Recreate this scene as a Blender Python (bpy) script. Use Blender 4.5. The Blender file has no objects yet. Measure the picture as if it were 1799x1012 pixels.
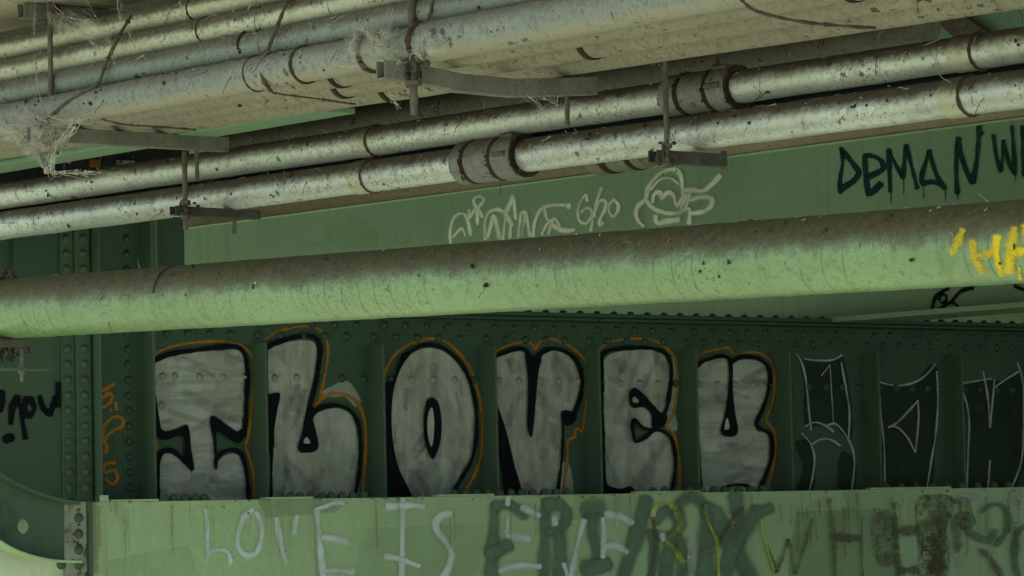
import bpy, math, random
from mathutils import Vector, Matrix
from mathutils.geometry import tessellate_polygon

rnd = random.Random(7)
PI = math.pi
sc = bpy.context.scene
COL = sc.collection

# ------------------------------------------------------------------ camera
PW, PH, FPX = 1799.0, 1012.0, 6600.0
EYE = Vector((0.0, 0.0, 1.6))
PITCH = math.atan(412.0 / FPX)
ROLL = 0.022
fwd = Vector((0, math.cos(PITCH), math.sin(PITCH)))
_r = Vector((1, 0, 0)); _u = Vector((0, -math.sin(PITCH), math.cos(PITCH)))
rgt = _r * math.cos(ROLL) - _u * math.sin(ROLL)
upv = _r * math.sin(ROLL) + _u * math.cos(ROLL)
cd = bpy.data.cameras.new("camera")
cam = bpy.data.objects.new("camera", cd); COL.objects.link(cam)
cam.matrix_world = Matrix((
    (rgt.x, upv.x, -fwd.x, EYE.x), (rgt.y, upv.y, -fwd.y, EYE.y),
    (rgt.z, upv.z, -fwd.z, EYE.z), (0, 0, 0, 1)))
cd.sensor_width = 36.0; cd.lens = 36.0 * FPX / PW
cd.clip_start = 0.1; cd.clip_end = 2000
sc.camera = cam

# ------------------------------------------------------------------ light
SUN_EL = math.radians(43); SUN_AZ = math.radians(-140)     # azimuth: where the light comes from, measured from +X
sun_from = Vector((math.cos(SUN_EL) * math.cos(SUN_AZ), math.cos(SUN_EL) * math.sin(SUN_AZ), math.sin(SUN_EL)))
sd = bpy.data.lights.new("sun", 'SUN'); sd.energy = 4.4; sd.angle = math.radians(0.5); sd.color = (1.0, 0.965, 0.90)
so = bpy.data.objects.new("sun", sd); COL.objects.link(so)
so.rotation_euler = sun_from.to_track_quat('Z', 'Y').to_euler()
so.location = (0, -10, 30)
wd = bpy.data.worlds.new("World"); sc.world = wd; wd.use_nodes = True
_bg = wd.node_tree.nodes["Background"]
_sk = wd.node_tree.nodes.new("ShaderNodeTexSky"); _sk.sky_type = 'NISHITA'; _sk.sun_disc = False
_sk.sun_elevation = SUN_EL; _sk.sun_rotation = math.radians(90) - SUN_AZ
wd.node_tree.links.new(_sk.outputs[0], _bg.inputs[0]); _bg.inputs[1].default_value = 0.10
sc.view_settings.view_transform = 'Standard'; sc.view_settings.look = 'None'
sc.view_settings.gamma = 1.0; sc.view_settings.use_curve_mapping = False
sc.view_settings.exposure = 1.25
sc.render.engine = 'CYCLES'
sc.cycles.max_bounces = 8; sc.cycles.diffuse_bounces = 5; sc.cycles.glossy_bounces = 3
sc.cycles.transparent_max_bounces = 24
sc.cycles.use_denoising = True

# ------------------------------------------------------------------ projection helpers
def ray(px, py):
    return (fwd + rgt * ((px - 899.5) / FPX) + upv * ((506.0 - py) / FPX))
def at_depth(px, py, y):                 # point on the sight line at ground distance y
    d = ray(px, py); return EYE + d * (y / d.y)
def at_height(px, py, h):                # h metres above the eye
    d = ray(px, py); return EYE + d * (h / d.z)
def project(p):
    v = p - EYE; w = v.dot(fwd)
    return (899.5 + FPX * v.dot(rgt) / w, 506.0 - FPX * v.dot(upv) / w)
A_G = math.radians(50.8)
dG = Vector((math.sin(A_G), math.cos(A_G), 0))          # along the riveted girder
dP = Vector((-math.cos(A_G), math.sin(A_G), 0))         # along the pipes, away from the viewer
nG = -dP                                                # girder face, towards the viewer
nS = -dG                                                # stringer face, towards the viewer
ZV = Vector((0, 0, 1))
class Plane:
    def __init__(s, p, n): s.p = p; s.n = n
    def hit(s, px, py, off=0.0):
        d = ray(px, py); return EYE + d * (((s.p + s.n * off) - EYE).dot(s.n) / d.dot(s.n))
GO = at_depth(900, 918, 16.0); GO.z = 0.0
GP = Plane(GO, nG)
LP = Plane(GO + nG * 0.35, nG)
SO = at_depth(1480, 918, 17.2); SO.z = 0.0
SP = Plane(SO, nS)
def gu(px, py=700, off=0.0): return (GP.hit(px, py, off) - GO).dot(dG)
def gh(px, py, off=0.0): return GP.hit(px, py, off).z
def gpt(u, h, w): return GO + dG * u + ZV * h + nG * w

# ------------------------------------------------------------------ object helpers
def tag(o, label, cat, group=None, kind=None):
    if label: o["label"] = label
    if cat: o["category"] = cat
    if group: o["group"] = group
    if kind: o["kind"] = kind
    return o
def thing(name, label, cat, loc, group=None):
    o = bpy.data.objects.new(name, None); o.empty_display_size = 0.1
    o.location = loc; COL.objects.link(o); return tag(o, label, cat, group)
def wloc(o):
    v = Vector((0, 0, 0))
    while o is not None: v = v + Vector(o.location); o = o.parent
    return v
class MB:
    def __init__(s): s.v = []; s.f = []; s.a = []; s.uv = []; s.m = []
    def add(s, vs, fs, a=None, uv=None, mi=0):
        b = len(s.v); s.v += [Vector(v) for v in vs]; s.f += [[i + b for i in f] for f in fs]
        s.a += a if a else [1.0] * len(vs); s.uv += uv if uv else [(0, 0)] * len(vs); s.m += [mi] * len(fs)
        return s
    def box(s, o, ex, ey, ez):
        vs = [o + ex * i + ey * j + ez * k for k in (0, 1) for j in (0, 1) for i in (0, 1)]
        fs = [(0, 2, 3, 1), (4, 5, 7, 6), (0, 1, 5, 4), (2, 6, 7, 3), (0, 4, 6, 2), (1, 3, 7, 5)]
        if ex.cross(ey).dot(ez) < 0: fs = [f[::-1] for f in fs]
        return s.add(vs, fs)
    def gbox(s, u0, u1, h0, h1, w0, w1):
        return s.box(gpt(u0, h0, w0), dG * (u1 - u0), nG * (w1 - w0), ZV * (h1 - h0))
    def lathe(s, o, d, prof, seg=24, caps=True, uv0=0.0, wob=0.0, rs=None):
        e2 = (ZV - d * ZV.dot(d)); 
        if e2.length < 1e-3: e2 = Vector((1, 0, 0))
        e2.normalize(); e1 = d.cross(e2).normalized()
        vs = []; uv = []; fs = []
        for (t, r) in prof:
            dx = dy = 0
            if wob and rs: dx = rs.uniform(-wob, wob); dy = rs.uniform(-wob, wob)
            for k in range(seg + 1):
                th = 2 * PI * k / seg
                vs.append(o + d * t + e2 * (r * math.cos(th) + dy) + e1 * (r * math.sin(th) + dx)); uv.append((t + uv0, k / seg))
        n = seg + 1
        for i in range(len(prof) - 1):
            for k in range(seg):
                fs.append((i * n + k, (i + 1) * n + k, (i + 1) * n + k + 1, i * n + k + 1))
        s.add(vs, fs, uv=uv)
        if caps:
            for i, fl in ((0, False), (len(prof) - 1, True)):
                ring = [vs[i * n + k] for k in range(seg)]
                f = list(range(seg)); s.add(ring, [f[::-1] if fl else f], uv=[(prof[i][0] + uv0, k / seg) for k in range(seg)])
        return s
    def tube(s, pts, r, seg=8):
        pts = [Vector(p) for p in pts]; rs = r if isinstance(r, (list, tuple)) else [r] * len(pts)
        vs = []; fs = []; e1 = None
        for i, p in enumerate(pts):
            t = (pts[min(i + 1, len(pts) - 1)] - pts[max(i - 1, 0)]).normalized()
            ref = ZV if abs(t.z) < 0.9 else Vector((1, 0, 0))
            if e1 is None: e1 = t.cross(ref).normalized()
            else: e1 = (e1 - t * e1.dot(t)).normalized()
            e2 = t.cross(e1)
            for k in range(seg):
                th = 2 * PI * k / seg; vs.append(p + (e1 * math.cos(th) + e2 * math.sin(th)) * rs[i])
        for i in range(len(pts) - 1):
            for k in range(seg):
                a = i * seg + k; b = i * seg + (k + 1) % seg
                fs.append((a, b, b + seg, a + seg))
        fs.append(tuple(range(seg))[::-1]); fs.append(tuple(range((len(pts) - 1) * seg, len(pts) * seg)))
        return s.add(vs, fs)
    def lump(s, c, r, rs, seg=7):
        vs = []; fs = []
        q = [Vector((0, 0, 1))]
        for i in range(1, 4):
            for k in range(seg):
                ph = PI * i / 4; th = 2 * PI * k / seg
                q.append(Vector((math.sin(ph) * math.cos(th), math.sin(ph) * math.sin(th), math.cos(ph))))
        q.append(Vector((0, 0, -1)))
        sx, sy, sz = rs.uniform(.5, 1.4), rs.uniform(.5, 1.2), rs.uniform(.5, 1.5)
        for p in q:
            k = r * rs.uniform(.65, 1.3); vs.append(Vector(c) + Vector((p.x * sx, p.y * sy, p.z * sz)) * k)
        for k in range(seg):
            fs.append((0, 1 + k, 1 + (k + 1) % seg))
            for i in range(2):
                a = 1 + i * seg + k; b = 1 + i * seg + (k + 1) % seg; fs.append((a, a + seg, b + seg, b))
            fs.append((1 + 2 * seg + k, len(q) - 1, 1 + 2 * seg + (k + 1) % seg))
        return s.add(vs, fs)
    def build(s, name, mat, parent=None, smooth=False, bevel=0.0, label=None, kind=None, loc=None):
        me = bpy.data.meshes.new(name)
        off = wloc(parent) if parent else Vector((0, 0, 0))
        o = bpy.data.objects.new(name, me); COL.objects.link(o)
        if parent: o.parent = parent
        if loc is not None: o.location = Vector(loc) - off; off = Vector(loc)
        me.from_pydata([tuple(v - off) for v in s.v], [], s.f)
        for m in (mat if isinstance(mat, (list, tuple)) else [mat]): me.materials.append(m)
        if any(s.m): me.polygons.foreach_set("material_index", s.m)
        at = me.attributes.new("fade", 'FLOAT', 'POINT'); at.data.foreach_set("value", s.a)
        ul = me.uv_layers.new(name="UVMap")
        for l in me.loops: ul.data[l.index].uv = s.uv[l.vertex_index]
        me.update()
        if smooth:
            me.polygons.foreach_set("use_smooth", [True] * len(me.polygons))
            me.set_sharp_from_angle(angle=math.radians(40))
        if bevel:
            b = o.modifiers.new("bevel", 'BEVEL'); b.width = bevel; b.segments = 2; b.limit_method = 'ANGLE'
        if label: o["label"] = label
        if kind: o["kind"] = kind
        return o
def copy_obj(src, loc, parent, name=None):
    o = src.copy(); COL.objects.link(o); o.parent = parent
    o.location = Vector(loc) - (wloc(parent) if parent else Vector((0, 0, 0))); return o

# ------------------------------------------------------------------ materials
class NT:
    def __init__(s, name):
        s.mat = bpy.data.materials.new(name); s.mat.use_nodes = True
        s.t = s.mat.node_tree; s.t.nodes.clear()
        s.out = s.t.nodes.new("ShaderNodeOutputMaterial"); s.b = s.t.nodes.new("ShaderNodeBsdfPrincipled")
        s.t.links.new(s.b.outputs[0], s.out.inputs[0])
        s.tc = s.t.nodes.new("ShaderNodeTexCoord"); s.oi = s.t.nodes.new("ShaderNodeObjectInfo")
    def n(s, ty, **kw):
        nd = s.t.nodes.new("ShaderNode" + ty)
        for k, v in kw.items(): setattr(nd, k, v)
        return nd
    def L(s, a, b): s.t.links.new(a, b)
    def val(s, x, sock):
        if hasattr(x, "is_linked") or hasattr(x, "links"): s.L(x, sock)
        else: sock.default_value = x
    def math(s, op, a, b=0.0, c=None):
        nd = s.n("Math", operation=op); s.val(a, nd.inputs[0]); s.val(b, nd.inputs[1])
        if c is not None: s.val(c, nd.inputs[2])
        return nd.outputs[0]
    def coords(s, scale=(1, 1, 1), src=None):
        m = s.n("Mapping"); s.L(src or s.tc.outputs["Object"], m.inputs[0]); m.inputs["Scale"].default_value = scale
        return m.outputs[0]
    def noise(s, vec, scale, detail=5, rough=.6, dist=0.0):
        nd = s.n("TexNoise"); s.L(vec, nd.inputs["Vector"]); nd.inputs["Scale"].default_value = scale
        nd.inputs["Detail"].default_value = detail; nd.inputs["Roughness"].default_value = rough; nd.inputs["Distortion"].default_value = dist
        return nd.outputs[0]
    def ramp(s, x, a, b, lo=0.0, hi=1.0):
        m = s.n("MapRange", interpolation_type='SMOOTHSTEP'); s.L(x, m.inputs[0])
        m.inputs[1].default_value = a; m.inputs[2].default_value = b; m.inputs[3].default_value = lo; m.inputs[4].default_value = hi
        return m.outputs[0]
    def mix(s, f, a, b, mode='MIX'):
        m = s.n("Mix", data_type='RGBA', blend_type=mode); s.val(f, m.inputs[0])
        for x, i in ((a, 6), (b, 7)):
            if isinstance(x, tuple): m.inputs[i].default_value = (*x, 1) if len(x) == 3 else x
            else: s.L(x, m.inputs[i])
        return m.outputs[2]
    def bump(s, h, strength=.3, dist=.01, chain=None):
        b = s.n("Bump"); b.inputs["Strength"].default_value = strength; b.inputs["Distance"].default_value = dist
        s.L(h, b.inputs["Height"])
        if chain: s.L(chain, b.inputs["Normal"])
        return b.outputs[0]
    def finish(s, color, rough=.7, metal=0.0, normal=None, spec=.4):
        s.val(color if not isinstance(color, tuple) else (*color, 1), s.b.inputs["Base Color"])
        s.val(rough, s.b.inputs["Roughness"]); s.val(metal, s.b.inputs["Metallic"])
        s.b.inputs["Specular IOR Level"].default_value = spec
        if normal: s.L(normal, s.b.inputs["Normal"])
        return s.mat
def mul(c, k): return tuple(x * k for x in c)

def mat_paint(name, c, dirt=(.045, .035, .022), dirt_t=.60, streak=.35, rust=.72, rough=.62, spec=.35, scale=1.0):
    s = NT(name); v = s.coords()
    big = s.noise(v, 1.1 * scale, 4); fine = s.noise(v, 55 * scale, 6, .7)
    col = s.mix(s.ramp(big, .3, .7), mul(c, .80), mul(c, 1.12))
    col = s.mix(s.ramp(fine, .30, .75), mul(c, .86), col)
    st = s.noise(s.coords((26, 26, .9)), 1.0, 4, .6)
    col = s.mix(s.math('MULTIPLY', s.ramp(st, .52, .75), streak), col, mul(c, .5))
    dm = s.noise(v, 5.0 * scale, 8, .72)
    col = s.mix(s.math('MULTIPLY', s.ramp(dm, dirt_t, dirt_t + .16), .75), col, dirt)
    sp = s.noise(v, 42 * scale, 3, .5)
    col = s.mix(s.ramp(sp, rust, rust + .03), col, (.09, .045, .02))
    h = s.noise(v, 16, 6, .65)
    return s.finish(col, s.ramp(fine, .2, .8, rough - .08, rough + .15), 0, s.bump(h, .25, .006, s.bump(fine, .12, .002)), spec)

def mat_pipe(name, c, dust=(.075, .062, .04), t0=.25, t1=.55, nk=.9, metal=0.0, rough=.5, spec=.5, spiral=0.0,
             under=None, specks=.68, sscale=30, stain=.4):
    s = NT(name); v = s.coords()
    uvn = s.n("SeparateXYZ"); s.L(s.tc.outputs["UV"], uvn.inputs[0]); U, V = uvn.outputs[0], uvn.outputs[1]
    top = s.math('COSINE', s.math('MULTIPLY', V, 2 * PI))
    n1 = s.noise(v, 7, 7, .72); n2 = s.noise(v, 45, 5, .7); n3 = s.noise(v, 1.6, 3)
    col = s.mix(s.ramp(n3, .3, .7), mul(c, .84), mul(c, 1.1))
    col = s.mix(s.math('MULTIPLY', s.ramp(n2, .45, .7), stain), col, mul(c, .55))
    if under: col = s.mix(s.ramp(s.math('ADD', top, s.math('MULTIPLY', s.math('SUBTRACT', n1, .5), .8)), -.35, -.75), col, under)
    f = s.math('ADD', top, s.math('MULTIPLY', s.math('SUBTRACT', n1, .5), nk))
    dmask = s.ramp(s.math('ADD', f, s.math('MULTIPLY', s.math('SUBTRACT', n2, .5), .5)), t0, t1)
    dcol = s.mix(s.ramp(n2, .3, .7), mul(dust, .6), mul(dust, 1.25))
    col = s.mix(dmask, col, dcol)
    sp = s.noise(v, sscale, 4, .55); spm = s.math('MULTIPLY', s.ramp(s.math('ADD', sp, s.math('MULTIPLY', s.math('SUBTRACT', n3, .5), .30)), specks, specks + .05), .8)
    col = s.mix(spm, col, (.03, .024, .015))
    n6 = s.noise(v, 110, 3, .6); n7 = s.noise(v, 3.2, 4, .6)
    tiny = s.math('MULTIPLY', s.ramp(s.math('ADD', n6, s.math('MULTIPLY', s.math('SUBTRACT', n7, .5), .35)), .585, .66), .62)
    col = s.mix(tiny, col, mul(dust, .55))
    n8 = s.noise(s.coords((1, 1, 1)), 17, 6, .75)
    col = s.mix(s.math('MULTIPLY', s.ramp(n8, .52, .68), .38), col, mul(dust, .9))
    nrm = s.bump(n2, .35, .004, s.bump(s.math('MULTIPLY', dmask, n1), .5, .012))
    if spiral:
        ph = s.math('ADD', s.math('ADD', s.math('DIVIDE', U, spiral), V), s.math('MULTIPLY', n3, 1.3))
        fr = s.math('FRACT', ph); dl = s.math('ABSOLUTE', s.math('SUBTRACT', fr, .5))
        seam = s.ramp(dl, .0, .075, 1.0, 0.0)
        wv = s.math('SINE', s.math('MULTIPLY', ph, 2 * PI * 5)); 
        brk = s.ramp(s.noise(v, 3.4, 5, .65), .40, .60)
        fade = s.math('MULTIPLY', seam, brk)
        cx = s.n("CombineXYZ"); s.L(s.math('ADD', s.math('MULTIPLY', U, 75.0), s.math('MULTIPLY', V, 6.0)), cx.inputs[0]); s.L(s.math('MULTIPLY', V, 7.0), cx.inputs[1])
        scr = s.noise(cx.outputs[0], 1.0, 5, .7)
        col = s.mix(s.math('MULTIPLY', s.ramp(scr, .56, .72), .45), col, mul(c, .55))
        col = s.mix(s.math('MULTIPLY', s.math('MULTIPLY', s.ramp(scr, .44, .30), dmask), .4), col, (.13, .125, .06))
        col = s.mix(s.math('MULTIPLY', s.math('MULTIPLY', fade, .75), s.math('SUBTRACT', 1.0, s.math('MULTIPLY', dmask, .6))), col, mul(c, .30))
        nrm = s.bump(fr, .5, .006, s.bump(wv, .05, .003, nrm))
    r = s.math('ADD', s.ramp(n2, .3, .7, rough - .06, rough + .1), s.math('MULTIPLY', dmask, .3))
    mt = s.math('MULTIPLY', s.math('SUBTRACT', 1.0, dmask), metal) if metal else 0.0
    return s.finish(col, r, mt, nrm, spec)

def mat_dusty(name, c, rough=.85, k=.5, scale=1.0, rust=None):
    s = NT(name); v = s.coords(); n1 = s.noise(v, 9 * scale, 8, .75); n2 = s.noise(v, 60 * scale, 5, .7)
    col = s.mix(s.ramp(n1, .35, .65), mul(c, 1 - k), mul(c, 1 + k * .5))
    col = s.mix(s.ramp(n2, .5, .75), col, mul(c, .55))
    if rust: col = s.mix(s.ramp(s.noise(v, 13, 5, .7), .5, .62), col, rust)
    return s.finish(col, rough, 0, s.bump(n2, .4, .004, s.bump(n1, .5, .015)), .25)

def mat_spray(name, c, amax=1.0, wear=0.0, grain=.25, c2=None, streak=(1, 1, 1), rough=.65, lo=.18, hi=.8, spec=.12):
    s = NT(name); v = s.coords()
    at = s.n("Attribute", attribute_name="fade")
    n2 = s.noise(v, 120, 4, .7); n1 = s.noise(v, 9, 6, .7)
    a = s.math('ADD', at.outputs["Fac"], s.math('MULTIPLY', s.math('SUBTRACT', n2, .5), grain))
    a = s.math('MULTIPLY', s.ramp(a, lo, hi), amax)
    if wear: a = s.math('MULTIPLY', a, s.ramp(s.math('ADD', s.math('MULTIPLY', n1, .6), s.math('MULTIPLY', n2, .4)), wear - .10, wear + .10))
    cc = s.mix(s.ramp(n1, .3, .7), mul(c, .82), mul(c, 1.12))
    if c2:
        n4 = s.noise(s.coords(streak), 1.0, 6, .66, .6); n5 = s.noise(v, 5.5, 3)
        cc = s.mix(s.ramp(s.math('ADD', s.math('MULTIPLY', n4, .65), s.math('MULTIPLY', n5, .35)), .40, .60), c2, cc)
    s.finish(cc, rough, 0, None, spec)
    tr = s.n("BsdfTransparent"); mx = s.n("MixShader"); s.L(a, mx.inputs[0])
    s.L(tr.outputs[0], mx.inputs[1]); s.L(s.b.outputs[0], mx.inputs[2]); s.L(mx.outputs[0], s.out.inputs[0])
    return s.mat

M = {}
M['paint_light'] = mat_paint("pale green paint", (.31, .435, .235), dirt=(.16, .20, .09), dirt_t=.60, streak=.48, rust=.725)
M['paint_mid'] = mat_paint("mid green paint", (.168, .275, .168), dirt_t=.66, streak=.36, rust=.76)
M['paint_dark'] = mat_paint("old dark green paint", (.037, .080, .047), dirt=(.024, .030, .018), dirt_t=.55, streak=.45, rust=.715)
M['paint_olive'] = mat_paint("olive green paint", (.054, .098, .056), dirt=(.028, .036, .022), dirt_t=.55, streak=.45, rust=.70)
M['paint_stiff'] = mat_paint("lit side green paint", (.062, .112, .066), dirt=(.045, .06, .034), dirt_t=.66, streak=.3, rust=.75)  # lighter green puts the light on the stiffener legs into the paint
M['paint_rusty'] = mat_paint("flaking pale paint", (.27, .31, .23), dirt=(.07, .035, .02), dirt_t=.47, streak=.5, rust=.60)
M['steel_white'] = mat_paint("pale primer", (.5, .54, .5), dirt_t=.7)
M['green_pipe'] = mat_pipe("spiral green pipe", (.140, .235, .092), dust=(.060, .056, .018), t0=-.18, t1=.42, nk=1.0, rough=.30, spec=.6, spiral=.085, specks=.70, stain=.45)
M['galv'] = mat_pipe("galvanised conduit", (.48, .52, .46), dust=(.066, .056, .032), t0=-.05, t1=.55, nk=1.0, metal=.5, rough=.46, spec=.5, specks=.645, sscale=26, stain=.5)
M['galv_band'] = mat_pipe("conduit sleeve", (.165, .17, .14), dust=(.085, .075, .05), t0=.2, t1=.9, nk=1.2, metal=.2, rough=.6, specks=.62, stain=.6)
M['cream'] = mat_pipe("cream conduit", (.40, .42, .31), dust=(.10, .092, .06), t0=-.12, t1=.40, nk=.8, metal=.15, rough=.5, specks=.66, stain=.55)
M['bluegrey'] = mat_pipe("blue grey conduit", (.165, .20, .165), dust=(.11, .108, .075), t0=-.2, t1=.5, nk=.7, rough=.65, specks=.65, stain=.6)
M['grey'] = mat_pipe("dusty grey conduit", (.20, .222, .185), dust=(.165, .16, .12), t0=.2, t1=.9, nk=1.0, rough=.7, spec=.3, under=(.22, .21, .155), specks=.635, stain=.75)
M['joint'] = mat_pipe("clean joint sleeve", (.42, .42, .31), dust=(.09, .08, .05), t0=.1, t1=.6, nk=.8, metal=.3, rough=.45, specks=.7)
M['beige'] = mat_pipe("beige dusty conduit", (.25, .23, .17), dust=(.20, .185, .135), t0=-.2, t1=.6, nk=1.2, rough=.85, spec=.2, specks=.64, stain=.75)
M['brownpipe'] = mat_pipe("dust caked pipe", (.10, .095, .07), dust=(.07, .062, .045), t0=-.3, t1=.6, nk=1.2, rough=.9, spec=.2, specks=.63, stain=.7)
M['tan'] = mat_pipe("tan dusty pipe", (.16, .135, .09), dust=(.10, .085, .06), t0=-.1, t1=.7, nk=1.0, rough=.85, spec=.2, specks=.70, stain=.5)
M['strut'] = mat_dusty("grey strut steel", (.165, .168, .135), k=.2, scale=.6)
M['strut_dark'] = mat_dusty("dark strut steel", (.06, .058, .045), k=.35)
M['rod'] = mat_dusty("dirty rod steel", (.105, .096, .073), k=.45)
M['rust'] = mat_dusty("rust", (.034, .020, .014), k=.6)
M['clump'] = mat_dusty("dirt clumps", (.055, .042, .026), k=.6)
M['web'] = mat_dusty("cobweb", (.33, .32, .25), k=.3)
M['wire'] = mat_dusty("dirty tie wire", (.085, .065, .045), k=.5)
M['void_shade'] = mat_dusty("black void shade", (.010, .012, .011), k=.4)  # black standing in for the unlit void by the left post
M['rust_bright'] = mat_dusty("orange rust", (.11, .05, .02), k=.5)
M['gap_shade'] = mat_dusty("black gap shade", (.008, .009, .010), k=.3)  # black of the added tube that darkens the conduit gap
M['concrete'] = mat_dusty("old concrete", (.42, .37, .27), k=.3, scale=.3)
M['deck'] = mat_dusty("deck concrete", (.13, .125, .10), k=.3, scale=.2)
M['ground'] = mat_dusty("grassy ground", (.385, .425, .295), k=.25, scale=.05)
M['silver'] = mat_spray("silver brushed paint", (.405, .43, .38), .96, 0, .15, c2=(.255, .29, .24), streak=(2.2, 2.2, 30))
M['silver_v'] = mat_spray("silver brushed paint upright", (.40, .425, .375), .96, 0, .15, c2=(.255, .29, .24), streak=(20, 20, 3.5))
M['silver_thin'] = mat_spray("silver overspray", (.36, .40, .33), .62, 0, .3)
M['black'] = mat_spray("black spray", (.005, .007, .009), 1.0, 0, .12, spec=.06)
M['black_thin'] = mat_spray("thin black spray", (.008, .016, .012), .44, .36, .3, spec=.06)
M['orange'] = mat_spray("orange marker", (.34, .145, .014), .92, .34, .35)
M['chalk'] = mat_spray("grey white spray", (.40, .43, .37), .72, .25, .35, lo=.1, hi=.95)
M['white'] = mat_spray("white spray", (.55, .64, .64), .85, .15, .35, lo=.05, hi=1.0)
M['cream_spray'] = mat_spray("cream spray", (.64, .70, .58), .92, .10, .3, lo=.08, hi=1.0)
M['teal'] = mat_spray("dark teal spray", (.004, .034, .030), .97, .1, .25, spec=.05, lo=.1, hi=.9)
M['greyspray'] = mat_spray("grey green overspray", (.115, .175, .115), .97, .12, .35, lo=.05, hi=1.0)
M['yellow'] = mat_spray("yellow spray", (.55, .42, .02), .92, .42, .4, lo=.05, hi=1.0)
M['lime'] = mat_spray("flaking lime yellow", (.40, .44, .03), .80, .47, .5, lo=.05, hi=.9)
M['umber'] = mat_spray("flaked brown strokes", (.10, .095, .045), .85, .45, .5)
M['mottle'] = mat_spray("brown corrosion", (.085, .075, .035), .85, .51, .6)
M['stroke_light'] = mat_spray("light brush pass", (.50, .50, .42), .40, .18, .3, lo=.0, hi=1.0)
M['stroke_dark'] = mat_spray("thin dark brush pass", (.20, .24, .20), .28, .18, .3, lo=.0, hi=1.0)
M['runoff'] = mat_spray("rusty run off stain", (.13, .10, .045), .42, .42, .6, lo=.0, hi=1.0)
M['paint_pale'] = mat_paint("sunlit pale green paint", (.58, .68, .47), dirt=(.3, .36, .22), dirt_t=.62, streak=.5, rust=.74)  # sunlit brightness of the end plate put into a paler colour
M['buff'] = mat_spray("buffed over green paint", (.24, .36, .19), .38, .12, .2, lo=.0, hi=.9)
M['buff_pale'] = mat_spray("pale buffed over paint", (.36, .50, .29), .32, .2, .3, lo=.0, hi=.9)
M['web_sheet'] = mat_spray("cobweb sheet", (.36, .35, .28), .42, .47, 1.2, lo=.15, hi=1.0)
M['chip'] = mat_spray("bare pale patch", (.42, .42, .40), .8, .52, .6)
M['greenspray'] = mat_spray("faint bright green spray", (.09, .32, .03), .22, .50, .4, lo=0, hi=1)

# ------------------------------------------------------------------ the place: ground, deck, added far wall
def slab(name, lo, hi, mat, label=None, cat=None, kind=None):
    m = MB(); m.box(Vector(lo), Vector((hi[0] - lo[0], 0, 0)), Vector((0, hi[1] - lo[1], 0)), Vector((0, 0, hi[2] - lo[2])))
    o = m.build(name, mat, loc=((lo[0] + hi[0]) / 2, (lo[1] + hi[1]) / 2, lo[2])); tag(o, label, cat, None, kind); return o
def sbox(name, s0, s1, t0, t1, z0, z1, mat, **k):      # box aligned with the bridge: s along dG, t along dP
    m = MB(); m.box(dG * s0 + dP * t0 + ZV * z0, dG * (s1 - s0), dP * (t1 - t0), ZV * (z1 - z0))
    o = m.build(name, mat, loc=dG * (s0 + s1) / 2 + dP * (t0 + t1) / 2 + ZV * z0); return o
gm = MB(); gm.add([(-400, -400, 0), (400, -400, 0), (400, 400, 0), (-400, 400, 0)], [(0, 1, 2, 3)])
tag(gm.build("ground", M['ground']), None, None, None, "structure")
DECK_EDGE = 4.2; DECK_END = 3.5
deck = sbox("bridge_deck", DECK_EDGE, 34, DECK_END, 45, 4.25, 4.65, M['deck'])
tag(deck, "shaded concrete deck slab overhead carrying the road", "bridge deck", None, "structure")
light_wall = sbox("added_far_wall", 33.0, 33.9, -45, 45, 0, 4.24, M['deck'])  # wall added to stop light entering from the far side
tag(light_wall, "added dark far wall keeping light out from behind the deck", "wall", None, "structure")

# concrete beam in the top left corner, above the pipe stack
hB = 1.75
e0 = at_height(0, 57, hB); 
s_far = e0.dot(dG)
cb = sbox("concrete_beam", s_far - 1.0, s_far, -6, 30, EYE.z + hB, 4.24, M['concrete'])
tag(cb, "pale dusty concrete beam in the top left corner above the conduits", "concrete beam")

# ------------------------------------------------------------------ pipes
def line_from(x0, y0, z0, x1, y1, ratio):
    return at_depth(x0, y0, z0), at_depth(x1, y1, z0 / ratio)
class Pipe:
    def __init__(s, P0, P1, r):
        s.P0, s.P1, s.r = P0, P1, r; s.d = (P1 - P0).normalized(); s.len = (P1 - P0).length
    def t_at(s, px):
        lo, hi = -6.0, s.len + 1.5
        for _ in range(50):
            m = (lo + hi) / 2
            if project(s.P0 + s.d * m)[0] < px: lo = m
            else: hi = m
        return (lo + hi) / 2
    def at(s, px): return s.P0 + s.d * s.t_at(px)
def pipe_thing(name, label, cat, p, mat, a_px=-120, b_px=1920, seg=40, group=None, step=.12, wob=.0008, capsule=False):
    t0, t1 = p.t_at(a_px), p.t_at(b_px)
    base = p.P0 + p.d * ((t0 + t1) / 2)
    root = thing(name, label, cat, base, group)
    n = max(2, int((t1 - t0) / step)); rs = random.Random(int(p.r * 1e6) + len(label))
    prof = [(t0 + (t1 - t0) * i / n, p.r * rs.uniform(.995, 1.005)) for i in range(n + 1)]
    m = MB(); m.lathe(p.P0, p.d, prof, seg, uv0=0, wob=wob, rs=rs)
    m.build("tube", mat, root, smooth=True)
    return root
def sleeve(root, p, xa, xb, k, mat, name="sleeve", ch=.006):
    ta, tb = p.t_at(xa), p.t_at(xb); r = p.r * k
    m = MB(); m.lathe(p.P0, p.d, [(ta, p.r * .98), (ta, r - ch), (ta + ch, r), (tb - ch, r), (tb, r - ch), (tb, p.r * .98)], 40, caps=False)
    return m.build(name, mat, root, smooth=True)
def ring(root, p, x, k, w, mat, name="band"):
    t = p.t_at(x); r = p.r * k
    m = MB(); m.lathe(p.P0, p.d, [(t - w, p.r * .97), (t - w, r), (t + w, r), (t + w, p.r * .97)], 40, caps=False)
    return m.build(name, mat, root, smooth=True)
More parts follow.
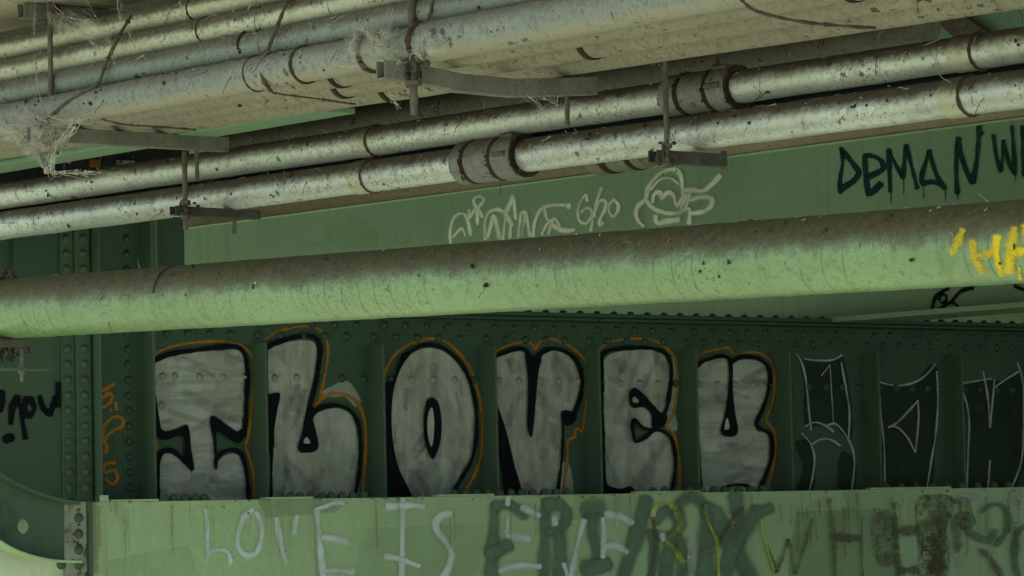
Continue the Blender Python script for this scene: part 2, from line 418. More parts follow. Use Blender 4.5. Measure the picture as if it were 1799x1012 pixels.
def torus_arc(root, p, x, k, rr, mat, name="joint", th0=0, th1=2 * PI, slant=0.0):
    t = p.t_at(x); e2 = (ZV - p.d * ZV.dot(p.d)).normalized(); e1 = p.d.cross(e2)
    pts = []
    n = 36
    for i in range(n + 1):
        th = th0 + (th1 - th0) * i / n
        pts.append(p.P0 + p.d * (t + slant * (th - th0)) + (e2 * math.cos(th) + e1 * math.sin(th)) * (p.r * k))
    m = MB(); m.tube(pts, [rr * rnd.uniform(.7, 1.3) for _ in pts], 6)
    return m.build(name, mat, root, smooth=True)
def grime(root, p, n, rmin, rmax, seed, side=None, strands=True, mat=None):
    rs = random.Random(seed); m = MB(); e2 = (ZV - p.d * ZV.dot(p.d)).normalized(); e1 = p.d.cross(e2)
    if e1.dot(EYE - p.P0) < 0: e1 = -e1
    ta, tb = p.t_at(-60), p.t_at(1860)
    for i in range(n):
        t = rs.uniform(ta, tb); th = rs.gauss(1.0, .55) if rs.random() < .8 else rs.uniform(1, 2.4)
        c = p.P0 + p.d * t + (e2 * math.cos(th) + e1 * math.sin(th)) * p.r * 1.0
        r = rmin + (rmax - rmin) * rs.random() ** 2.5
        k = rs.choice((1, 1, 2, 3))
        for j in range(k):
            m.lump(c + Vector((rs.uniform(-1, 1), rs.uniform(-1, 1), rs.uniform(-1, 1))) * r * 1.1, r * rs.uniform(.5, 1), rs)
        if strands and rs.random() < .22:
            q = [c]; dv = Vector((rs.uniform(-1, 1), rs.uniform(-.3, .3), rs.uniform(-1.2, .2))).normalized()
            for j in range(4):
                dv = (dv + Vector((rs.uniform(-.5, .5), rs.uniform(-.5, .5), rs.uniform(-.6, .3)))).normalized()
                q.append(q[-1] + dv * rs.uniform(.008, .018))
            m.tube(q, .0010, 4)
    return m.build("grime", mat or M['clump'], root, smooth=True, kind="stuff")

# C: the big spiral green pipe
ZC = 13.3
Ca, Cb = line_from(0, 543.5, ZC, 1799, 424, 1.402)
C = Pipe(Ca, Cb, 107 * ZC / FPX / 2 * .985)
c_root = pipe_thing("green_pipe", "large pale green spiral seamed pipe with brown dust along its top and yellow spray paint", "pipe", C, M['green_pipe'], step=.05, wob=.0005, seg=64)
grime(c_root, C, 80, .002, .008, 11)
torus_arc(c_root, C, 316, 1.0, .006, M['clump'], "mud_seam", .25, 1.45)

# B: two galvanised conduits and a tan pipe behind
ZB = 13.8
B1 = Pipe(*line_from(0, 345, ZB, 1799, 79, 1.39), 46 * ZB / FPX / 2)
B2 = Pipe(*line_from(0, 397, ZB + .02, 1799, 156, 1.395), 49.5 * ZB / FPX / 2)
ZB3 = 16.6
B3 = Pipe(*line_from(0, 414, ZB3, 1799, 164, 1.39), 56 * ZB3 / FPX / 2)
GC = "galvanised conduits side by side under the bridge"
b1 = pipe_thing("conduit", "upper of the two shiny galvanised conduits, with the rust banded coupling at right", "conduit", B1, M['galv'], group=GC)
b2 = pipe_thing("conduit", "lower of the two shiny galvanised conduits, with the rust banded coupling at centre", "conduit", B2, M['galv'], group=GC)
b3 = pipe_thing("conduit", "tan dusty conduit half hidden behind the lower galvanised conduit", "conduit", B3, M['tan'])
def coupling(root, p, x0, x1, x2, x3):        # sleeve with two rust bands and a bolted collar
    c = sleeve(root, p, x0, x3 - (x3 - x0) * .22, 1.30, M['galv_band'], "coupling")
    ring(c, p, x1, 1.325, .0095, M['rust'], "rust_band"); ring(c, p, x2, 1.325, .008, M['rust'], "rust_band")
    k = sleeve(root, p, x3 - (x3 - x0) * .30, x3, 1.40, M['galv_band'], "collar", .012)
    ring(k, p, x3 - (x3 - x0) * .015, 1.30, .009, M['rust'], "gasket")
    rs = random.Random(int(x0)); m = MB(); e2 = (ZV - p.d * ZV.dot(p.d)).normalized(); e1 = p.d.cross(e2)
    if e1.dot(EYE - p.P0) < 0: e1 = -e1
    for xx in (x1, x2, x3, x0):
        for i in range(16):
            t = p.t_at(xx) + rs.gauss(0, .006); th = rs.uniform(-.3, 2.6)
            m.lump(p.P0 + p.d * t + (e2 * math.cos(th) + e1 * math.sin(th)) * p.r * (1.34 if xx != x0 else 1.05), rs.uniform(.002, .0065), rs)
    m.build("dirt_cake", M['clump'], c, smooth=True, kind="stuff")
    for xx in (x1 * .55 + x2 * .45,):
        for th in (.5, 1.5):
            c0 = p.at(x3 - (x3 - x0) * .16) + (e2 * math.cos(th) + e1 * math.sin(th)) * p.r * 1.40
            m = MB(); m.lathe(c0 - p.d * .03, p.d, [(0, .002), (0, .009), (.06, .009), (.06, .002)], 6); m.build("bolt", M['rod'], k)
    return c
coupling(b1, B1, 1180, 1212, 1262, 1300)
coupling(b2, B2, 815, 838, 886, 925)
c3 = sleeve(b3, B3, 1046, 1140, 1.0 + .14, M['galv_band'], "coupling")
ring(c3, B3, 1078, 1.19, .016, M['rust'], "rust_band"); ring(c3, B3, 1122, 1.19, .012, M['rust'], "rust_band")
for (root, p, xa, xb) in ((b1, B1, 637, 662), (b1, B1, 1684, 1724), (b2, B2, 630, 655), (b2, B2, 1668, 1706)):
    k = sleeve(root, p, xa, xb, 1.06, M['joint'], "joint_sleeve", .002)
    torus_arc(k, p, xb, 1.03, .0055, M['wire'], "joint_ring")
grime(b1, B1, 110, .002, .008, 21); grime(b2, B2, 110, .002, .008, 22)
grime(b3, B3, 30, .003, .009, 23)
GAP = Pipe(*line_from(0, 370, ZB + .16, 1799, 118, 1.39), 30 * ZB / FPX / 2)
gap_dark = pipe_thing("gloom", "black sheathed cable in the narrow gap between the two galvanised conduits", "gloom", GAP, M['gap_shade'], seg=16)  # dark tube added so the gap between the conduits reads as shade

# A: stacked conduits on the long strut (front stack of four, then a flat bank going back)
ZA = 12.4
def vp_line(y0, z0): 
    p = at_depth(0, y0, z0); return p, p + dP * -6.0
A4 = Pipe(*vp_line(212.5, ZA), 55.5 * ZA / FPX / 2)
A3 = Pipe(*vp_line(166, ZA + .06), 44 * ZA / FPX / 2)
A2 = Pipe(*vp_line(127, ZA + .10), 43 * ZA / FPX / 2)
A1 = Pipe(*vp_line(88, ZA + .16), 40 * ZA / FPX / 2)
a1 = pipe_thing("conduit", "topmost cream green conduit of the left stack, under the concrete beam", "conduit", A1, M['cream'], -120, 700)
a2 = pipe_thing("conduit", "second cream green conduit from the top of the left stack", "conduit", A2, M['cream'], -120, 1100)
a3 = pipe_thing("conduit", "blue grey dusty conduit lying on top of the thick grey conduit", "conduit", A3, M['bluegrey'], -120, 1300)
a4 = pipe_thing("conduit", "thick grey dusty conduit with joint bands at the front of the upper bank", "conduit", A4, M['grey'], -120, 1960)
bell = sleeve(a4, A4, 746, 1990, 1.13, M['grey'], "thick_section", .02)
for x, k, rr in ((452, 1.0, .004), (536, 1.02, .006), (655, 1.03, .009), (744, 1.07, .008)):
    torus_arc(a4, A4, x, k, rr, M['clump'], "joint")
torus_arc(a3, A3, 438, 1.0, .007, M['rust'], "joint", .3, 1.9)
torus_arc(a1, A1, 345, 1.0, .004, M['clump'], "joint"); torus_arc(a2, A2, 363, 1.0, .004, M['clump'], "joint")
HA = A4.P0.z - A4.r - EYE.z           # underside of the bank above the eye
ends = [(253, -48), (266, -16), (279, 15)]
names = ["first beige dusty conduit of the flat bank, just behind the thick grey conduit",
         "middle beige dusty conduit of the flat bank under the bridge",
         "rearmost beige dusty conduit of the flat bank, next to the pale green flange"]
bank = []
for (ya, yb), lab, r in zip(ends, names, (.054, .058, .064)):
    pa = at_height(0, ya, HA) + ZV * r; pb = at_height(1799, yb, HA) + ZV * r
    p = Pipe(pa, pb, r); t = pipe_thing("conduit", lab, "conduit", p, M['beige'], -120, 1960, group="beige conduits of the upper bank")
    bank.append((t, p))
for (t, p), xs in zip(bank, ((600, 1500), (606, 1040), (690,))):
    for x in xs: ring(t, p, x, 1.08, .010, M['rust'], "rust_band")
grime(a4, A4, 130, .002, .007, 31); grime(a3, A3, 50, .003, .007, 32); grime(a2, A2, 50, .003, .007, 33); grime(a1, A1, 30, .003, .006, 34)
for i, (t, p) in enumerate(bank): grime(t, p, 45, .002, .006, 35 + i)

# D: dust caked pipe ending in the shade at the right
D1 = Pipe(*line_from(450, 240, 13.3, 1350, 88, 1.185), 58 * 13.3 / FPX / 2)
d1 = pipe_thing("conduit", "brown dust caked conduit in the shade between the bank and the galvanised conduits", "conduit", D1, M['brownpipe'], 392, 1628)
sleeve(d1, D1, 1560, 1626, 1.10, M['brownpipe'], "end_socket", .01)
grime(d1, D1, 80, .004, .012, 41)

# T: pale green beam whose lower edge shows under the bank
T0 = at_depth(0, 305, 13.6); T1 = at_depth(700, 187, 13.6 / 1.156)
td = (T1 - T0).normalized(); T0 = T0 - td * 1.0; tl = 3.15
nT = Vector((td.y, -td.x, 0)).normalized()
if nT.dot(EYE - T0) < 0: nT = -nT
tb = thing("flanged_beam", "pale green flanged beam showing as a thin strip below the beige conduits", "steel beam", T0 + td * tl / 2)
m = MB(); m.box(T0 + ZV * .0, td * tl, nT * .15, ZV * .018); m.build("flange", M['paint_mid'], tb, bevel=.003)
m = MB(); m.box(T0 + ZV * .0185 + nT * .06, td * tl, -nT * .016, ZV * .40); m.build("web_plate", M['paint_mid'], tb)
m = MB(); m.box(T0 + ZV * .0185 + nT * .135, td * tl, nT * .0121, ZV * .03); m.build("edge_angle", M['paint_mid'], tb, bevel=.002)

# ------------------------------------------------------------------ S: the tall green stringer behind
def su(px, py): return (SP.hit(px, py) - SO).dot(dP)
def spt(u, h, w): return SO + dP * u + ZV * h + nS * w
hS = (SP.hit(1640, 547)).z
hLine = SP.hit(1100, 302).z
uA, uB = su(1799, 400) - 3.0, su(0, 400) + 4.0
st = thing("stringer_girder", "smooth mid green stringer girder behind the pipes with white and dark lettering", "steel girder", spt((uA + uB) / 2, hS, 0))
m = MB(); m.box(spt(uA, hS, 0), dP * (uB - uA), nS * -.02, ZV * (4.24 - hS)); m.build("web_plate", M['paint_mid'], st)
m = MB(); m.box(spt(uA, hS - .025, -.16), dP * (uB - uA), nS * .32, ZV * .0249); m.build("bottom_flange", M['paint_mid'], st, bevel=.003)
m = MB(); m.box(spt(uA, hLine, .0005), dP * (uB - uA), nS * .014, ZV * .012); m.build("weld_ledge", M['paint_light'], st, bevel=.003)
m = MB(); m.box(spt(uA, hLine + .013, .0005), dP * (uB - uA), nS * .006, ZV * .10); m.build("dusty_shade_strip", M['tan'], st, bevel=.002)  # brown dust tint also stands in for shade above the ledge
# gusset seen right of the dust caked pipe
q = [SP.hit(x, y, .05) for x, y in ((1640, 34), (1690, 26), (1740, 60), (1690, 78))]
m = MB(); m.add(q + [v - nS * .02 for v in q], [(3, 2, 1, 0), (4, 5, 6, 7), (0, 1, 5, 4), (1, 2, 6, 5), (2, 3, 7, 6), (3, 0, 4, 7)])
m.build("gusset_plate", M['tan'], st)
# farther stringer glimpsed under the first
S2 = SO + dG * 2.2
h2 = at_depth(1640, 600, 20).z
m = MB(); m.box(S2 + dP * uA + ZV * (hS - .33), dP * (uB - uA), dG * .03, ZV * .60)
f = thing("stringer_girder", "farther pale green stringer glimpsed at right below the lettered stringer", "steel girder", S2 + dP * (uA + uB) / 2 + ZV * (hS - .33))
m.build("web_plate", M['paint_light'], f)

# ------------------------------------------------------------------ rivets
def rivet_mesh(r, axis, name):
    m = MB(); m.lathe(Vector((0, 0, 0)), Vector(axis), [(-.002, r * 1.02), (r * .12, r), (r * .45, r * .90), (r * .74, r * .64), (r * .90, r * .30), (r * .94, .0005)], 14, caps=False)
    return m
def rivet_proto(r, axis, mat):
    o = rivet_mesh(r, axis, "rivet").build("rivet", mat, None, smooth=True); return o
class Rivets:
    def __init__(s): s.first = {}
    def put(s, key, r, axis, mat, loc, parent):
        if key not in s.first:
            o = rivet_proto(r, axis, mat); o.parent = parent; o.location = Vector(loc) - wloc(parent); s.first[key] = o
        else: o = copy_obj(s.first[key], loc, parent)
        return o
RV = Rivets()

# ------------------------------------------------------------------ G: the dark riveted girder
hTop = EYE.z + .872; hBot = EYE.z + .111
uL = gu(-160); uR = gu(1799) + 2.2
g = thing("riveted_girder", "dark green riveted girder with stiffeners, painted with big silver I LOVE U letters", "steel girder", gpt(gu(900), hBot, 0))
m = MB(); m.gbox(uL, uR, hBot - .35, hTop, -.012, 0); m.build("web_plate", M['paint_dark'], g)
uT0 = gu(345)
m = MB(); m.gbox(uT0, uR, hTop + .0005, hTop + .016, -.15, .16); m.build("top_flange", M['paint_dark'], g, bevel=.003)
m = MB(); m.gbox(uT0, uR, hTop - .125, hTop - .0005, .0004, .0014); m.build("top_angle", M['paint_dark'], g)
m = MB(); m.gbox(uT0, uR, hTop - .014, hTop - .0006, .0016, .11); m.build("flange_angle", M['paint_dark'], g, bevel=.002)
m = MB(); m.gbox(gu(158), uR, hBot - .014, hBot, .0005, .338); m.build("bottom_flange", M['paint_dark'], g, bevel=.002)
stiff = [245, 442, 648, 845, 1027, 1198, 1362, 1517, 1664, 1806]
tips = [270, 467, 674, 865, 1050, 1220, 1386, 1541, 1690, 1830]
us = [gu(x) for x in stiff]
for i, u in enumerate(us):
    top = hTop - .128 if u > uT0 else hTop + .9
    m = MB(); m.gbox(u, u + .011, hBot + .0005, top, .0125, .098)
    m.gbox(u, u + .085, hBot + .0006, top + .0005, .0003, .0013)
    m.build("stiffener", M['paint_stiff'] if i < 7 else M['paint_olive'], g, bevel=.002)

# ------------------------------------------------------------------ spray paint: ribbons and filled shapes lying on a surface
def smooth(pts, closed=False, step=3.0):
    if len(pts) < 3 and not closed:
        a, b = Vector((*pts[0], 0)), Vector((*pts[-1], 0)); n = max(2, int((b - a).length / step))
        return [((a + (b - a) * i / n).x, (a + (b - a) * i / n).y) for i in range(n + 1)]
    P = [Vector((p[0], p[1])) for p in pts]; out = []; N = len(P)
    rng = range(N) if closed else range(N - 1)
    for i in rng:
        if closed: p0, p1, p2, p3 = P[(i - 1) % N], P[i], P[(i + 1) % N], P[(i + 2) % N]
        else: p0, p1, p2, p3 = P[max(i - 1, 0)], P[i], P[i + 1], P[min(i + 2, N - 1)]
        def tj(a, b): return max((a - b).length, 1e-4) ** .5
        t0 = 0; t1 = t0 + tj(p0, p1); t2 = t1 + tj(p1, p2); t3 = t2 + tj(p2, p3)
        n = max(1, int((p2 - p1).length / step))
        for k in range(n):
            t = t1 + (t2 - t1) * k / n
            a1 = p1 if t1 == t0 else p0 * ((t1 - t) / (t1 - t0)) + p1 * ((t - t0) / (t1 - t0))
            a2 = p1 * ((t2 - t) / (t2 - t1)) + p2 * ((t - t1) / (t2 - t1))
            a3 = p2 * ((t3 - t) / (t3 - t2)) + p3 * ((t - t2) / (t3 - t2))
            b1 = a1 * ((t2 - t) / (t2 - t0)) + a2 * ((t - t0) / (t2 - t0))
            b2 = a2 * ((t3 - t) / (t3 - t1)) + a3 * ((t - t1) / (t3 - t1))
            c = b1 * ((t2 - t) / (t2 - t1)) + b2 * ((t - t1) / (t2 - t1)); out.append((c.x, c.y))
    if not closed: out.append((P[-1].x, P[-1].y))
    return out
class Paint:
    """collects strokes and fills given in photograph pixels, laid on a surface by hit(px, py, offset)"""
    def __init__(s, hit, off): s.hit = hit; s.off = off; s.m = MB(); s.k = 0
    def stroke(s, pts, w, closed=False, feather=.35, wv=.08, taper=True):
        q = smooth(pts, closed, max(2.0, w * .35)); rs = random.Random(len(q) * 7 + int(q[0][0]))
        if closed: q.append(q[0])
        n = len(q); vs = []; al = []; fs = []
        ww = w * (1 + feather)
        if feather >= .5:
            ww *= 1.12; offs = [-.5, -.36, -.2, 0, .2, .36, .5]; av = [0, .30, .82, 1, .82, .30, 0]
        else:
            e_ = -.5 + .30 * min(1, feather * 2 + .1); offs = [-.5, e_, 0, -e_, .5]; av = [0, 1, 1, 1, 0]
        nc = len(offs)
        if not closed and taper:       # rounded ends
            def ext(a, b, d):
                v = Vector((a[0] - b[0], a[1] - b[1])); v = v.normalized() if v.length else Vector((1, 0)); return (a[0] + v.x * d, a[1] + v.y * d)
            q = [ext(q[0], q[1], w * .45), ext(q[0], q[1], w * .2)] + q + [ext(q[-1], q[-2], w * .2), ext(q[-1], q[-2], w * .45)]; n = len(q)
        tn = None; ph0 = rs.uniform(0, 6.28); ph1 = rs.uniform(0, 6.28)
        for i in range(n):
            a, b = q[max(i - 1, 0)], q[min(i + 1, n - 1)]
            v = Vector((b[0] - a[0], b[1] - a[1])); 
            if v.length > 1e-6: tn = Vector((-v.y, v.x)).normalized()
            wd_ = ww * (1 + rs.uniform(-wv, wv)) * (1 + .16 * math.sin(i * .23 + ph0) + .09 * math.sin(i * .71 + ph1)); end = .86 + .14 * math.sin(i * .17 + ph1); sh = 1.0
            if not closed and taper:
                j = min(i, n - 1 - i); end = (0.0, .6)[j] if j < 2 else end; sh = (.4, .75)[j] if j < 2 else 1.0
            dz = s.off + s.k * .0002 + .00018 * i / n
            for o_, a_ in zip(offs, av):
                p = (q[i][0] + tn.x * o_ * wd_ * sh, q[i][1] + tn.y * o_ * wd_ * sh)
                vs.append(s.hit(p[0], p[1], dz)); al.append(a_ * end)
        for i in range(n - 1):
            for k in range(nc - 1): fs.append((i * nc + k, i * nc + k + 1, (i + 1) * nc + k + 1, (i + 1) * nc + k))
        s.m.add(vs, fs, al); s.k += 1; return s
    def fill(s, pts, feather=1.5, sm=True, alpha=1.0):
        q = smooth(pts, True, 4.0) if sm else list(pts)
        area = sum(q[i][0] * q[(i + 1) % len(q)][1] - q[(i + 1) % len(q)][0] * q[i][1] for i in range(len(q)))
        if area < 0: q = q[::-1]
        dz = s.off + s.k * .0002; n = len(q)
        vin = [s.hit(x, y, dz) for x, y in q]
        tris = tessellate_polygon([[Vector((x, y, 0)) for x, y in q]])
        s.m.add(vin, [tuple(t) for t in tris], [alpha] * n)
        vo = []
        for i in range(n):
            a, b = q[i - 1], q[(i + 1) % n]; v = Vector((b[0] - a[0], b[1] - a[1])); v = v.normalized() if v.length > 1e-6 else Vector((1, 0))
            vo.append(s.hit(q[i][0] + v.y * feather, q[i][1] - v.x * feather, dz))
        s.m.add(vin + vo, [(i, (i + 1) % n, n + (i + 1) % n, n + i) for i in range(n)], [alpha] * n + [0.0] * n)
        s.k += 1; return s
    def build(s, name, mat, parent, label=None): return s.m.build(name, mat, parent, label=label)
def X(ox, oy, k): return lambda *p: [(ox + a / k, oy + b / k) for a, b in p]
c3, c4, c5, c6 = X(240, 560, 3.067), X(640, 560, 3.067), X(1020, 560, 3.067), X(1380, 560, 3.067)
WEB = GP.hit
def letters(hit, off, mat, parent, items, feather=.5, wv=.08, name="painted_letter"):
    """one part per letter: items = (label, [(points, width), ...])"""
    k_ = 0
    for lab, strokes in items:
        p_ = Paint(hit, off); p_.k = k_
        for pts, w in strokes: p_.stroke(pts, w, feather=feather, wv=wv)
        k_ = p_.k; p_.build(name, M[mat], parent, lab)
def inside(pt, poly):
    x, y = pt; c = False; n = len(poly); j = n - 1
    for i in range(n):
        xi, yi = poly[i]; xj, yj = poly[j]
        if (yi > y) != (yj > y) and x < (xj - xi) * (y - yi) / (yj - yi) + xi: c = not c
        j = i
    return c
SILV = []
def letter(label, silver, outlines, blacks, holes, oranges, mat='silver', wisps=(), extra=()):
    """a big silver letter with a black outline and an orange halo line: parts of the girder it is painted on"""
    if oranges:
        h = Paint(WEB, .0016)
        for pts, w in oranges: h.stroke(pts, w, feather=.5, wv=.22)
        halo = h
    f = Paint(WEB, .0036); f.fill(silver, 1.4); SILV.append(silver)
    root = f.build("painted_letter", M[mat], g, label)
    if wisps:
        wv_ = Paint(WEB, .0009)
        for p in wisps: wv_.fill(p, 5)
        wv_.build("overspray", M['silver_thin'], root)
    if oranges: halo.build("orange_line", M['orange'], root)
    zs = [0, 0]; rs = random.Random(len(label) * 31); xs_ = [p_[0] for p_ in silver]; ys_ = [p_[1] for p_ in silver]; pol = smooth(silver, True)
    bl = Paint(WEB, .0040); bd = Paint(WEB, .0043); tries = 0
    while zs[0] + zs[1] < 46 and tries < 900:
        tries += 1; x = rs.uniform(min(xs_), max(xs_)); y = rs.uniform(min(ys_), max(ys_)); an = rs.gauss(0 if mat == 'silver' else PI / 2, .35) ; L = rs.uniform(22, 90); cv = rs.gauss(0, .012)
        pts = []
        for i_ in range(int(L / 4)):
            if not inside((x, y), pol): break
            pts.append((x, y)); x += 4 * math.cos(an); y += 4 * math.sin(an); an += cv
        if len(pts) < 5: continue
        w_ = rs.uniform(6, 14); j_ = rs.random() < .5
        (bl if j_ else bd).stroke(pts[::2] if len(pts) > 6 else pts, w_, feather=.6, wv=.15); zs[j_] += 1
    bl.m.build("brush_passes", M['stroke_light'], root, kind="stuff"); bd.m.build("brush_gaps", M['stroke_dark'], root, kind="stuff")
    b = Paint(WEB, .0152)
    for p in blacks: b.fill(p, 1.6)
    for pts, w in outlines: b.stroke(pts, w, feather=.25)
    b.build("black_outline", M['black'], root)
    if holes:
        hh = Paint(WEB, .0172)
        for p in holes: hh.fill(p, .8)
        hh.build("counter", M['silver_thin' if False else mat], root)
    return root

letter("brushed silver letter I with black outline and orange line",
    c3((50, 266), (85, 245), (120, 230), (180, 205), (300, 185), (420, 172), (520, 165), (555, 178), (575, 210), (585, 290), (580, 420), (573, 580), (560, 604), (540, 609), (500, 585), (416, 528), (406, 545), (410, 600), (418, 680), (425, 775), (470, 742), (510, 728), (545, 735), (570, 780), (583, 850), (592, 985), (60, 985), (80, 800), (135, 740), (170, 720), (200, 738), (250, 780), (302, 818), (295, 760), (285, 680), (276, 580), (262, 572), (225, 590), (160, 607), (138, 598), (120, 540), (100, 420), (60, 330)),
    [(c3((60, 262), (110, 222), (180, 192), (300, 172), (420, 158), (520, 150), (560, 160), (585, 200), (597, 290), (592, 420), (586, 560), (578, 610), (560, 640)), 8.5),
     (c3((300, 812), (245, 752), (200, 716), (165, 710), (135, 722), (118, 760), (114, 860), (112, 985)), 8.5),
     (c3((426, 778), (440, 745), (475, 715), (520, 706), (560, 722), (585, 790), (598, 880), (603, 985)), 7.5),
     (c3((414, 560), (420, 640), (426, 730), (428, 805)), 5.5), (c3((296, 800), (297, 830)), 2.0), (c3((427, 790), (428, 812)), 2.0)],
    [c3((70, 330), (98, 400), (118, 520), (136, 600), (160, 609), (225, 592), (270, 572), (282, 600), (292, 700), (306, 812), (290, 812), (262, 765), (258, 640), (225, 628), (160, 652), (120, 640), (60, 560)),
     c3((402, 528), (416, 524), (500, 583), (545, 610), (575, 590), (592, 605), (575, 645), (550, 668), (500, 645), (432, 602), (425, 640), (415, 640))], [],
    [(c3((70, 212), (140, 168), (200, 148), (300, 130), (420, 122), (500, 126), (560, 143), (600, 173), (626, 215), (632, 320), (622, 450), (612, 560), (600, 640), (588, 690), (605, 740), (625, 820), (634, 985)), 5.0), (c3((100, 645), (114, 690), (104, 725)), 5)])
letter("brushed silver letter L with black outline and orange line",
    c3((680, 172), (720, 150), (760, 138), (840, 124), (920, 118), (955, 130), (968, 170), (960, 260), (945, 350), (925, 430), (905, 520), (890, 610), (880, 690), (885, 715), (940, 714), (968, 705), (978, 650), (965, 590), (952, 545), (975, 510), (1030, 490), (1090, 485), (1140, 505), (1175, 545), (1190, 620), (1196, 720), (1190, 820), (1175, 985), (690, 985), (690, 420), (690, 250)),
    [(c3((686, 166), (720, 145), (760, 128), (860, 98), (930, 92), (970, 108), (990, 150), (985, 230), (970, 330), (945, 430), (920, 540), (900, 640)), 8.5),
     (c3((935, 530), (975, 490), (1040, 468), (1100, 470), (1155, 498), (1188, 550), (1205, 640), (1207, 740), (1195, 860), (1172, 985)), 7.5),
     (c3((728, 690), (726, 820), (724, 985)), 5.5), (c3((702, 160), (704, 300), (706, 405)), 3.5)],
    [c3((935, 470), (905, 600), (872, 692), (882, 716), (962, 712), (977, 692), (970, 640), (955, 570), (948, 535), (965, 500)),
     c3((695, 420), (740, 404), (768, 402), (755, 500), (740, 600), (734, 700), (700, 700))],
    [c3((915, 638), (900, 668), (936, 670))],
    [(c3((690, 112), (730, 85), (780, 62), (850, 45), (930, 42), (980, 55), (1015, 95), (1032, 170), (1022, 260), (1005, 350), (985, 440)), 5.0),
     (c3((962, 475), (1000, 428), (1050, 406), (1110, 405), (1165, 430), (1205, 480), (1230, 560), (1236, 660), (1230, 780), (1213, 985)), 5.8), (c3((704, 480), (706, 600)), 2.5)],
    wisps=[c3((995, 400), (1060, 368), (1130, 340), (1160, 370), (1200, 440), (1190, 470), (1120, 412), (1040, 415))], mat='silver_v')
letter("brushed silver oval letter O with black outline and orange line",
    c4((350, 160), (420, 175), (490, 230), (545, 310), (580, 420), (594, 540), (590, 660), (570, 760), (530, 850), (480, 925), (440, 985), (275, 985), (240, 905), (200, 840), (165, 740), (145, 620), (145, 500), (160, 390), (195, 280), (245, 200), (300, 168)),
    [(c4((235, 190), (300, 150), (360, 140), (430, 160), (500, 215), (555, 300), (592, 420), (606, 550), (600, 670), (575, 770), (530, 850), (475, 940)), 6.6)],
    [c4((250, 180), (195, 260), (162, 350), (148, 450), (145, 560), (155, 680), (182, 800), (228, 900), (262, 985), (122, 985), (113, 850), (106, 700), (103, 500), (106, 360), (150, 335), (185, 250), (215, 190)),
     c4((362, 425), (393, 445), (412, 520), (413, 620), (397, 700), (370, 755), (350, 725), (330, 660), (322, 570), (330, 480), (345, 435))],
    [c4((362, 478), (374, 530), (374, 620), (362, 688), (346, 640), (341, 570), (348, 505))],
    [(c4((98, 350), (115, 280), (160, 200), (220, 150), (290, 120), (370, 108), (440, 125), (510, 185), (570, 270), (600, 350), (625, 450), (637, 600), (627, 740), (590, 850), (535, 940)), 5.5), (c4((116, 850), (135, 950)), 4)], mat='silver_v')
letter("brushed silver letter V with black outline and orange line",
    c4((665, 262), (700, 225), (740, 200), (800, 182), (850, 180), (872, 200), (880, 300), (885, 450), (890, 600), (897, 628), (905, 600), (915, 450), (930, 320), (945, 230), (970, 190), (1010, 175), (1070, 185), (1120, 220), (1150, 280), (1158, 360), (1145, 440), (1115, 508), (1085, 495), (1070, 510), (1065, 600), (1060, 750), (1038, 985), (845, 985), (800, 740), (760, 580), (715, 460), (685, 400)),
    [(c4((668, 240), (700, 212), (740, 190), (810, 165), (865, 163), (892, 195)), 7), (c4((925, 240), (955, 187), (1010, 162), (1080, 175), (1135, 215), (1168, 290), (1172, 380), (1152, 460), (1125, 530)), 7.6),
     (c4((1070, 530), (1070, 650), (1062, 780), (1036, 985)), 5.0)],
    [c4((872, 180), (883, 300), (884, 450), (884, 600), (900, 636), (912, 560), (925, 400), (938, 280), (952, 212), (930, 200), (905, 200)),
     c4((1066, 500), (1085, 494), (1130, 508), (1145, 520), (1125, 562), (1095, 575), (1075, 560)),
     c4((665, 360), (688, 402), (715, 462), (760, 600), (800, 760), (848, 985), (790, 985), (745, 800), (710, 650), (680, 540))], [],
    [(c4((676, 198), (750, 155), (830, 130), (895, 128), (920, 168), (945, 127), (1000, 110), (1060, 125), (1130, 165), (1185, 220), (1204, 290), (1198, 400), (1188, 520), (1172, 605), (1145, 590), (1130, 640), (1100, 650), (1095, 760), (1080, 850), (1074, 985)), 4.6), (c4((698, 575), (735, 720), (765, 830), (780, 985)), 3.6)],
    wisps=[c4((1050, 985), (1075, 780), (1090, 780), (1115, 880), (1110, 985))], mat='silver_v')
